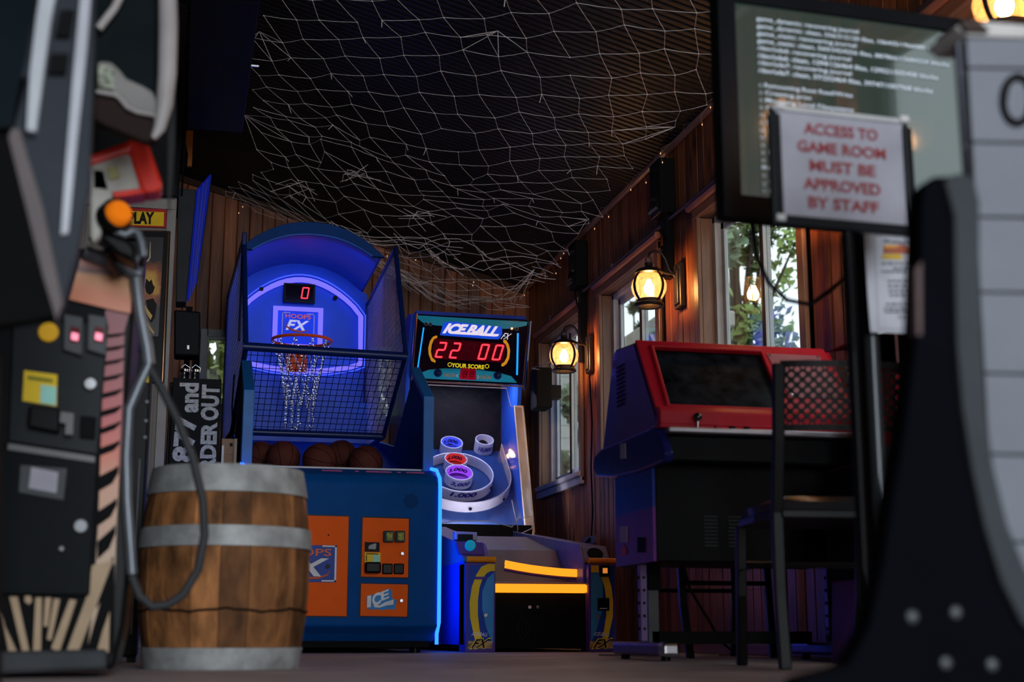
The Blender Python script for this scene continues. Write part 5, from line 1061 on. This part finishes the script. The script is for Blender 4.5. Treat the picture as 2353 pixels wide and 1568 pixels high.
MB().ppx(PY(Y0 - .019), [(64, 864), (122, 872), (121, 880), (63, 872)], 0, .001).build('sticker_line', mat('olive_print', (.2, .2, .02), .5), pu)
MB().ppx(dc, [(70, 934), (140, 942), (138, 1000), (66, 986)], 0, .03).build('bill_slot', black, pu, bev=.006); MB().ppx(PY(Y0 - .04), [(140, 948), (170, 952), (168, 1000), (150, 1000), (152, 975), (138, 972)], 0, .01).build('slot_guide', mat('edge_grey', (0, 0, 0)), pu)
MB().ppx(dc, [(186, 956), (222, 960), (219, 1012), (183, 1008)], 0, .010).build('coin_return', matte, pu, bev=.003)
# art panel, top bar, side tube
art = MB().ppx(PY(Y0 - .006), [(186, 596), (306, 642), (300, 722), (268, 716), (160, 690), (168, 660)], 0, .008)
def sunset():
    m = bpy.data.materials.new('sunset_art'); m.use_nodes = True; nt = m.node_tree; N = nt.nodes.new; L = nt.links.new; b = nt.nodes['Principled BSDF']; g = N('ShaderNodeNewGeometry'); s = N('ShaderNodeSeparateXYZ'); L(g.outputs['Position'], s.inputs[0])
    nz = N('ShaderNodeTexNoise'); nz.inputs['Scale'].default_value = 10; L(g.outputs['Position'], nz.inputs['Vector']); a = N('ShaderNodeMath'); a.operation = 'MULTIPLY_ADD'; a.inputs[1].default_value = .06; L(nz.outputs['Fac'], a.inputs[0]); L(s.outputs['Z'], a.inputs[2])
    mr = N('ShaderNodeMapRange'); mr.inputs['From Min'].default_value = .94; mr.inputs['From Max'].default_value = 1.12; L(a.outputs[0], mr.inputs[0]); r = N('ShaderNodeValToRGB'); e = r.color_ramp.elements; e[0].position = .05; e[0].color = (.50, .14, .05, 1); e[1].position = .9; e[1].color = (.50, .30, .33, 1)
    for p, c in ((.25, (.60, .30, .14)), (.36, (.18, .11, .13)), (.46, (.60, .28, .22))): k = e.new(p); k.color = c + (1,)
    L(mr.outputs[0], r.inputs[0]); L(r.outputs[0], b.inputs['Base Color']); b.inputs['Roughness'].default_value = .35; return m
art.build('sunset_art_panel', sunset(), gg)
bar = mat('bar_grey', (.13, .145, .165), .35, .3)
PB3 = PY(Y0 - .03); f = lambda L, P=PB3: [P.w(*P.st(*p)) for p in L]
MB().tube(f([(196, 580), (325, 632)]), .018, 12).build('top_bar', bar, gg); MB().tube(f([(210, 540), (300, 590), (318, 600)]), .014, 10).build('upper_bar', bar, gg)
MB().tube(f([(312, 640), (322, 720), (338, 800), (342, 838)]), .015, 12).tube(f([(342, 838), (322, 880), (296, 940), (290, 1050), (292, 1150), (304, 1320)]), .012, 12).build('side_tube', bar, gg)
tc_ = tag(MB().tube(f([(340, 840), (370, 890), (410, 970), (445, 1060), (466, 1150), (470, 1230), (455, 1310), (420, 1368), (385, 1390), (350, 1395), (320, 1370), (302, 1325)]), .0105, 12).build('gun_cable', mat('rubber_black', (.035, .037, .04), .4)), 'thick black cable looping in front of the barrel', 'cable')
# toy guns in the holster
gn = thing('toy_gun', (-.25, 3.4, 1.2), 'chunky red and white toy gun with orange button in the rack', 'toy gun'); PG1 = PY(3.3); wg = mat('gun_white', (.42, .40, .36), .4); rd = mat('gun_red', (.70, .03, .015), .3, coat=.3)
ext(PG1, [(206, 374), (302, 338), (350, 440), (262, 448), (206, 440)], .06, 'body', wg, gn, bev=.01)
ext(PG1, [(200, 360), (300, 322), (330, 318), (345, 340), (374, 425), (368, 442), (330, 446), (322, 436), (296, 352), (200, 384)], .08, 'shell', rd, gn, bev=.012, c=.01); ext(PG1, [(258, 442), (324, 434), (334, 446), (262, 456)], .08, 'lower_edge', rd, gn, bev=.004, c=.008)
MB().tube([PG1.w(*PG1.st(245, 560), -.06), PG1.w(*PG1.st(262, 590), -.16), PG1.w(*PG1.st(270, 560), -.27)], .010, 8).build('holster_arm', black, gn)
MB().ppx(PG1, [(246, 388), (270, 382), (276, 410), (252, 416)], .0, .011).build('faded_mark', mat('faded_yellow', (.36, .34, .16), .5), gn)
ext(PG1, [(206, 380), (245, 384), (262, 450), (240, 480), (232, 540), (214, 560), (206, 540)], .05, 'grip', wg, gn, bev=.01)
c0 = PG1.w(*PG1.st(276, 494), .02); nn = V((.55, -.8, .25)).normalized(); mb = MB(); mb.lathe(c0, [(.0005, .012), (.024, .011), (.031, .002), (.031, -.012)], 24, axis=tuple(nn)); mb.build('orange_button', mat('button_orange', (.95, .22, .01), .3, em=(1, .2, 0), es=.15), gn)
mb = MB(); mb.lathe(c0, [(.034, -.008), (.040, -.010), (.040, -.035), (.0005, -.04)], 24, axis=tuple(nn)); mb.build('button_cup', black, gn)
MB().tube(f([(238, 508), (262, 530), (288, 540), (306, 530), (318, 536), (326, 560), (330, 590)], PG1), .009, 10).build('cradle_rod', bar, gn); ext(PG1, [(232, 500), (262, 515), (310, 560), (316, 600), (270, 580), (230, 545)], .1, 'cradle', black, gn, bev=.01, c=-.02)
# upper monitor housing with pale rim
mh = thing('game_monitor_housing', (-.3, 3.0, 1.6), 'dark game monitor housing with pale curved rim at upper left', 'monitor housing'); PM1 = PY(3.0); pale = mat('housing_beige', (.34, .31, .30), .35); hg_ = mat('housing_grey', (.20, .19, .18), .45)
MB().tube(f([(384, -60), (386, 60), (384, 170), (378, 240), (366, 296), (352, 318)], PM1), [.020, .021, .020, .018, .013, .006], 12).build('rim', pale, mh)
ext(PM1, [(170, -60), (374, -60), (376, 200), (360, 240), (300, 180), (170, 140)], .04, 'dark_glass', mat('housing_glass', (.014, .02, .023), .15), mh, c=-.03)
ext(PM1, [(224, 138), (256, 140), (276, 160), (290, 178), (330, 196), (352, 210), (364, 240), (370, 270), (352, 262), (318, 258), (292, 246), (272, 220), (224, 212)], .04, 'shelf', hg_, mh, bev=.008)
MB().tube(f([(222, 210), (264, 218), (276, 226), (292, 246), (316, 258), (352, 264), (368, 276), (372, 292)], PM1), .0045, 8).build('shelf_lip', pale, mh)
ext(PM1, [(214, 214), (268, 222), (292, 252), (352, 268), (372, 300), (362, 322), (330, 322), (240, 285), (214, 270)], .03, 'underside', mat('underside_brown', (.030, .014, .012), .6), mh, bev=.006, c=-.01)
MB().tube(f([(282, -20), (262, 20), (226, 66)], PM1), .009, 10).build('curved_trim', pale, mh)
PM2 = PY(2.99); rr_ = random.Random(2)
MB().ppx(PM2, [(226, 150), (262, 156), (262, 206), (226, 200)], 0, .004).build('printed_patch', mat('mottled_print', (.24, .26, .20), .5, var=.9, scale=70), mh)
ext(PY(3.9), [(230, 300), (402, 300), (405, 450), (220, 450)], .03, 'back_box', matte, mh)
ext(PM1, [(386, -60), (408, -60), (402, 300), (390, 460), (386, 460)], .03, 'side_column', black, mh, c=-.06)
# nearest dark cabinet, strongly out of focus
nc = thing('near_game_cabinet', (-.35, 1.45, 1), 'nearest dark cabinet at far left, blurred, with grey angled edge strips', 'arcade cabinet'); PN1 = PY(2.4); slate = mat('slate_side', (.026, .031, .040), .45); strip = mat('strip_grey', (.42, .43, .47), .35, .1)
ext(PN1, [(-80, -60), (218, -60), (216, 120), (206, 420), (176, 590), (146, 700), (130, 740), (40, 420), (28, 300), (60, 180), (-80, 160)], .04, 'side_panel', slate, nc, bev=.004)
ext(PN1, [(-80, -60), (96, -60), (60, 140), (28, 300), (-80, 310)], .02, 'screen', mat('near_screen', (.010, .017, .022), .2), nc, c=.02)
ext(PN1, [(190, -60), (214, -60), (200, 120), (178, 330), (158, 540), (140, 545), (150, 400), (166, 200)], .02, 'edge_strip', strip, nc, bev=.002, c=.012)
ext(PN1, [(104, -60), (144, -60), (120, 60), (104, 180), (86, 316), (64, 312), (72, 180), (86, 60)], .02, 'edge_strip', mat('strip_light', (.45, .47, .50), .3), nc, bev=.002, c=.03)
ext(PN1, [(140, 30), (172, 30), (162, 90), (128, 90)], .02, 'recess', matte, nc, c=.014); ext(PN1, [(118, 130), (158, 130), (152, 175), (112, 175)], .02, 'recess', matte, nc, c=.014)
ext(PN1, [(28, 300), (46, 300), (100, 480), (146, 700), (130, 740), (100, 640), (20, 320)], .03, 'lower_edge', mat('edge_brown_grey', (.12, .10, .10), .4), nc, c=.012, bev=.002)
ext(PN1, [(-80, 312), (22, 312), (66, 500), (128, 728), (60, 742), (-80, 760)], .04, 'underside', mat('under_black', (.004, .004, .004), .8), nc, c=.008, bev=.004)
ext(PN1, [(-80, 775), (-30, 770), (-30, 1600), (-80, 1600)], .2, 'pedestal', matte, nc)
ext(PY(3.2), [(0, 760), (8, 760), (24, 1010), (0, 1010)], .02, 'x', mat('pinkish_edge', (.25, .08, .09), .4), None) if 0 else None

# ------------------------------------------------------------------ screen, access sign, posts on the right
tv = thing('game_screen', (1.7, 3.15, 1.1), 'tilted game screen showing white start-up text on green, behind the access sign', 'screen')
e0 = at(1660, 500, 3.1); dirU = V((math.cos(math.radians(3.5)), math.sin(math.radians(3.5)), 0)); PT1 = Pl(e0, dirU, (0, 0, 1))
MB().pbox(PT1, 0, 1.02, 0, .60, -.05, -.004).build('back_case', satin, tv, bev=.012)
sc1 = PT1.st(1700, 450); sc2 = PT1.st(1697, 8); W_ = .93
bz = MB(); holed(PT1, [(0, 0), (1.02, 0), (1.02, .60), (0, .60)], [[(sc1[0], sc1[1]), (sc1[0] + W_, sc1[1]), (sc1[0] + W_, sc2[1]), (sc1[0], sc2[1])]], -.004, .012, bz).build('bezel', mat('bezel_black', (.012, .014, .018), .25), tv, bev=.003)
MB().pbox(PT1, sc1[0], sc1[0] + W_, sc1[1], sc2[1], -.004, 0).build('screen', mat('screen_green', (.01, .015, .013), .06, coat=1, spec=1.0, em=(.040, .060, .050), es=.6), tv)
tw = mat('screen_text', (.5, .55, .6), .4, em=(.50, .58, .72), es=.42)
LN = ["game_dynamic: recovering journal", "game_dynamic: clean, 556/315120 files, 106435/1966080 blocks", "game_static: recovering journal", "game_static: clean, 560/3424256 files, 887866/13684224 blocks", "/dev/sda6: recovering journal", "/dev/sda6: clean, 1294/126464 files, 129521/505408 blocks", "/dev/sda7: recovering journal", "/dev/sda7: clean, 37/252464 files, 39747/1007968 blocks", "", ":: Remounting Root Read/Write", ":: Creating proc", ":: Mounting Local Filesystems", ":: Configuring", ":: Initializing", ":: Removing", ":: Setting up", ":: Setting", ":: Setting", ":: Loading", ":: Saving", "INIT: Entering", ":: Starting", ":: Time", ":: Checking"]
CWt = (.0090); top = PT1.st(1735, 38)[1]; bot = PT1.st(1742, 432)[1]; lh = (top - bot) / 23.; xs0 = PT1.st(1737, 38)[0]
for i, s_ in enumerate(LN):
    if s_: b = top - i * lh; n_ = len(s_) * CWt; txt(s_, PT1, ((xs0, b), (xs0 + n_, b), (xs0, b - lh * .72)), tw, tv, px=False, bold=.012, c=.001)
MB().tube([at(1728, 512, 3.14), at(1738, 590, 3.2), at(1766, 650, 3.2), at(1808, 690, 3.2), at(1862, 700, 3.2), at(1905, 670, 3.2), at(1940, 640, 3.2), at(1985, 632, 3.2), at(2060, 636, 3.25)], .006, 8).build('cable', satin, tv)
MB().box(2.05, 2.12, 3.24, 3.30, 0, 1.3).build('support_post', matte, tv, bev=.004); MB().box(1.9, 2.3, 3.1, 3.45, 0, .03).build('support_base', matte, tv)
# access sign on its stand
ss = thing('access_sign', (1.40, 2.75, 0), 'framed sign on a black pole reading ACCESS TO GAME ROOM MUST BE APPROVED BY STAFF', 'sign'); o1 = at(1795, 240, 2.75); du = (at(2115, 285, 2.75 + .02) - o1); du.z = 0
PSn = Pl(at(1785, 505, 2.75), (math.cos(.05), math.sin(.05), 0), (0, -.0, 1)); cs_ = [PSn.st(*p) for p in ((1776, 508), (2102, 540), (2120, 290), (1795, 240))]
cs_ = [(cs_[0][0], cs_[0][1]), (cs_[1][0], cs_[0][1]), (cs_[2][0] + .0, cs_[2][1] + .012), (cs_[0][0] + .012, cs_[2][1] + .012)]
w0, w1, h1 = cs_[0][0], cs_[1][0] + .006, cs_[3][1]
MB().pbox(PSn, w0 + .005, w1 - .005, .004, h1 - .004, -.012, -.006).build('backing', satin, ss)
MB().pbox(PSn, w0 + .02, w1 - .02, .014, h1 - .008, -.006, -.003).build('paper', mat('sign_paper', (.30, .30, .345), .5), ss)
frs = mat('sign_frame_black', (.02, .024, .028), .3, .3)
MB().pbox(PSn, w0, w0 + .026, 0, h1 - .02, -.014, .006).build('frame_side', frs, ss, bev=.004); MB().pbox(PSn, w1 - .022, w1, 0, h1 - .02, -.014, .006).build('frame_side', frs, ss, bev=.004); MB().pbox(PSn, w0, w1, -.012, .012, -.014, .006).build('frame_bottom', frs, ss, bev=.004)
MB().pbox(PSn, w0 + .01, w1 - .01, h1 - .012, h1, -.012, .004).build('frame_top', mat('clear_edge', (.42, .43, .44), .25), ss, bev=.003)
for a, b in ((w0 + .006, -.004), (w0 + .016, h1 - .01), (w1 - .03, h1 - .01)): MB().pbox(PSn, a, a + .022, b, b + .016, .004, .010).build('corner_clip', mat('clip_clear', (.5, .5, .5), .25), ss, bev=.003)
rt_ = mat('sign_letter_red', (.23, .04, .045), .5); Wd = w1 - w0
for s_, a, b in (('ACCESS TO', .24, .76), ('GAME ROOM', .19, .81), ('MUST BE', .27, .73), ('APPROVED', .22, .76), ('BY STAFF', .25, .74)):
    i = ['ACCESS TO', 'GAME ROOM', 'MUST BE', 'APPROVED', 'BY STAFF'].index(s_); t0 = h1 - .032 - i * .0425
    txt(s_, PSn, ((w0 + Wd * a, t0), (w0 + Wd * b, t0), (w0 + Wd * a, t0 - .027)), rt_, ss, px=False, bold=.03, c=-.003)
px_ = at(1950, 560, 2.77).x
MB().cyl((px_, 2.775, .02), (px_, 2.775, 1.0), .0125, 14).build('pole', satin, ss)
mb = MB()
for i in range(22): mb.tube([(px_, 2.775, .70 + i * .012), (px_, 2.775, .705 + i * .012)], .0155, 12)
mb.build('ribbed_sleeve', matte, ss); MB().lathe((px_, 2.775, 0), [(.14, 0), (.14, .008), (.02, .02), (.0125, .03)], 32).build('base', satin, ss)
# gun rack posts with notice
rk = thing('post_rack', (1.7, 3.3, 0), 'black steel post rack behind the sign pole, holding a paper notice', 'rack')
for xa, xb, y in ((1988, 2028, 3.0), (2082, 2112, 3.05)):
    xx = at((xa + xb) / 2, 900, y).x; r = (xb - xa) / 2 / FP * y
    MB().cyl((xx, y, .0), (xx, y, 1.16), r, 14).build('post', mat('post_gunmetal', (.03, .034, .038), .3, .4), rk)
    MB().box(xx - r - .004, xx - r * .2, y - .01, y + .03, 0, 1.16).build('post_flange', matte, rk)
MB().box(at(2008, 900, 3.0).x, at(2098, 900, 3.05).x, 3.0, 3.04, .50, .53).build('rail', matte, rk)
MB().box(1.56, 1.78, 2.9, 3.2, 0, .02).build('foot_plate', matte, rk)
MB().disc(at(2052, 1075, 3.0), (0, -1, 0), .012, .03, 12).build('clamp', satin, rk)
PN2 = PY(2.96); nt2 = tag(MB().ppx(PN2, [(1985, 536), (2120, 548), (2124, 768), (2000, 764), (1994, 690)], 0, .0015).build('paper_notice', mat('notice_paper', (.46, .47, .52), .6)), 'white paper notice with small print hanging below the access sign', 'notice'); WL[nt2] = V((0, 0, 0)); PN3 = PY(2.957)
txt('NO LOYALTY', PN3, ((2030, 550), (2086, 555), (2030, 558)), ink_k, nt2, bold=.02)
MB().ppx(PN3, [(2030, 563), (2076, 563), (2090, 570), (2090, 584), (2030, 582)], 0, .0005).build('notice_graphic', mat('notice_brown', (.35, .10, .06), .5), nt2); MB().ppx(PN3, [(2028, 584), (2068, 584), (2076, 592), (2068, 597), (2027, 595)], 0, .0005).build('notice_graphic', mat('notice_gold', (.55, .36, .05), .5), nt2); MB().ppx(PN3, [(2030, 563), (2068, 564), (2058, 570), (2032, 571)], 0, .0008).build('notice_graphic', mat('notice_orange', (.60, .30, .05), .5), nt2)
for y, a, b in ((603, 2026, 2100), (614, 2052, 2100), (622, 2026, 2100), (644, 2040, 2100), (655, 2040, 2100), (666, 2042, 2098), (676, 2044, 2104), (697, 2036, 2110), (707, 2032, 2110), (715, 2034, 2112), (727, 2064, 2112)):
    n_ = int((b - a) / 7); mb = MB(); xx = a
    while xx < b - 4: w_ = random.choice((6, 10, 14, 8)); mb.ppx(PN3, [(xx, y), (min(xx + w_, b), y + .6), (min(xx + w_, b), y + 5), (xx, y + 4.4)], 0, .0004); xx += w_ + 3
    mb.build('print_line', mat('print_grey', (.12, .12, .14), .6), nt2, stuff=True)
band(PN3, PN3.pts([(2008, 541), (2118, 549), (2122, 760), (2018, 755)]), .001, .0005).build('print_border', MC['print_grey'], nt2)
# red chair-high machine further right behind the posts
rm = thing('red_machine', (2.5, 4.5, 0), 'dark red machine behind the black posts at the right', 'arcade cabinet'); PR1 = PY(4.5)
ext(PR1, [(1966, 780), (2052, 762), (2060, 1060), (2300, 1060), (2300, 740), (2100, 752)], .25, 'hood', mat('deep_red', (.30, .012, .02), .4), rm, bev=.01)
MB().tube([PR1.w(*PR1.st(*p), .02) for p in ((2056, 765), (2062, 848))], .013, 10).build('pale_bar', mat('pinkish_bar', (.55, .25, .24), .25), rm)
ext(PR1, [(1985, 1060), (2300, 1060), (2300, 1320), (1985, 1330)], .3, 'body', matte, rm, bev=.01)
ext(PR1, [(1985, 1330), (2070, 1316), (2300, 1316), (2300, 1520), (1985, 1528)], .25, 'base_panel', mat('base_plum', (.09, .02, .10), .4), rm, bev=.006)
# ------------------------------------------------------------------ right foreground: black curved stand and white plank board
bk = thing('curved_black_stand', (1.1, 1.75, 0), 'large black curved side stand with grey front edge, blurred at the right', 'stand'); PR = PY(1.75)
ext(PR, [(2120, 470), (2126, 425), (2150, 404), (2195, 402), (2226, 414), (2240, 470), (2240, 640), (2246, 800), (2254, 950), (2272, 1080), (2304, 1210), (2345, 1310), (2420, 1400), (2420, 1640), (1800, 1640), (1838, 1560), (1950, 1530), (2000, 1440), (2030, 1300), (2052, 1150), (2078, 1000), (2098, 850), (2112, 740)], .05, 'side_panel', mat('stand_black', (.004, .0045, .008), .8, spec=.03), bk, bev=.006)
ext(PR, [(2160, 420), (2190, 404), (2226, 414), (2240, 470), (2240, 640), (2246, 800), (2254, 950), (2272, 1080), (2304, 1210), (2345, 1310), (2420, 1400), (2420, 1470), (2340, 1440), (2290, 1340), (2250, 1210), (2222, 1080), (2200, 940), (2188, 800), (2184, 640), (2182, 500)], .03, 'front_edge', mat('edge_slate', (.038, .043, .048), .6, spec=.1), bk, bev=.004, c=.015)
for p in ((2095, 1418), (2195, 1408), (2172, 1524), (2278, 1528)):
    q_ = PR.w(*PR.st(*p)); MB().lathe(q_, [(.008, 0), (.008, .003), (.004, .006), (.0005, .007)], 12, axis=(0, -1, 0)).build('bolt', mat('bolt_grey', (.12, .13, .14), .4, .5), bk)
ext(PR, [(2105, 620), (2118, 600), (2118, 770), (2108, 770)], .02, 'brown_liner', mat('liner_brown', (.09, .06, .06), .5), bk)
wbd = thing('white_plank_board', (1.4, 1.95, 0), 'white board of horizontal planks with a black letter O, at the right edge', 'board'); PW = PY(1.95); wp = mat('plank_white', (.17, .18, .205), .5, var=.05)
sy = [84, 154, 325, 497, 670, 857, 1043, 1244, 1430, 1640]
def lx(y): return 2222 + max(0, y - 84) * .055
for a, b in zip(sy[:-1], sy[1:]): ext(PW, [(lx(a), a + 3), (2480, a + 8), (2480, b + 3), (lx(b), b - 1)], .02, 'plank', wp, wbd, bev=.003)
ext(PW, [(2215, 84), (2480, 84), (2480, 1640), (2330, 1640)], .012, 'backing', mat('backing_grey', (.12, .125, .15), .6), wbd, c=-.022)
ext(PW, [(2195, 60), (2240, 46), (2480, 66), (2480, 90), (2225, 82)], .10, 'top_cap', mat('cap_white', (.45, .44, .42), .4), wbd, bev=.004); ext(PW, [(2196, 52), (2240, 50), (2268, 78), (2216, 76)], .08, 'dark_clip', mat('clip_brown', (.05, .035, .03), .4), wbd, c=.012, bev=.003)
PW2 = PY(1.948); L = [PW2.st(2337 + 41 * math.cos(a), 231 + 62 * math.sin(a)) for a in [2 * pi * i / 32 for i in range(32)]]
band(PW2, L, .0135, .003).build('letter_o', ink_k, wbd)
MB().box(1.30, 1.5, 1.97, 2.2, 0, .05).box(1.36, 1.40, 1.99, 2.03, 0, 1.0).build('support', matte, wbd)
# cords lying on the floor under the red cabinet
tag(MB().tube([(1.9, 6.4, .006), (2.05, 6.1, .006), (2.2, 6.3, .006), (2.4, 6.2, .006), (2.55, 6.45, .006)], .005, 6).build('floor_cable', mat('cable_tan', (.25, .15, .12), .5)), 'thin cable lying on the floor under the red cabinet', 'cable')
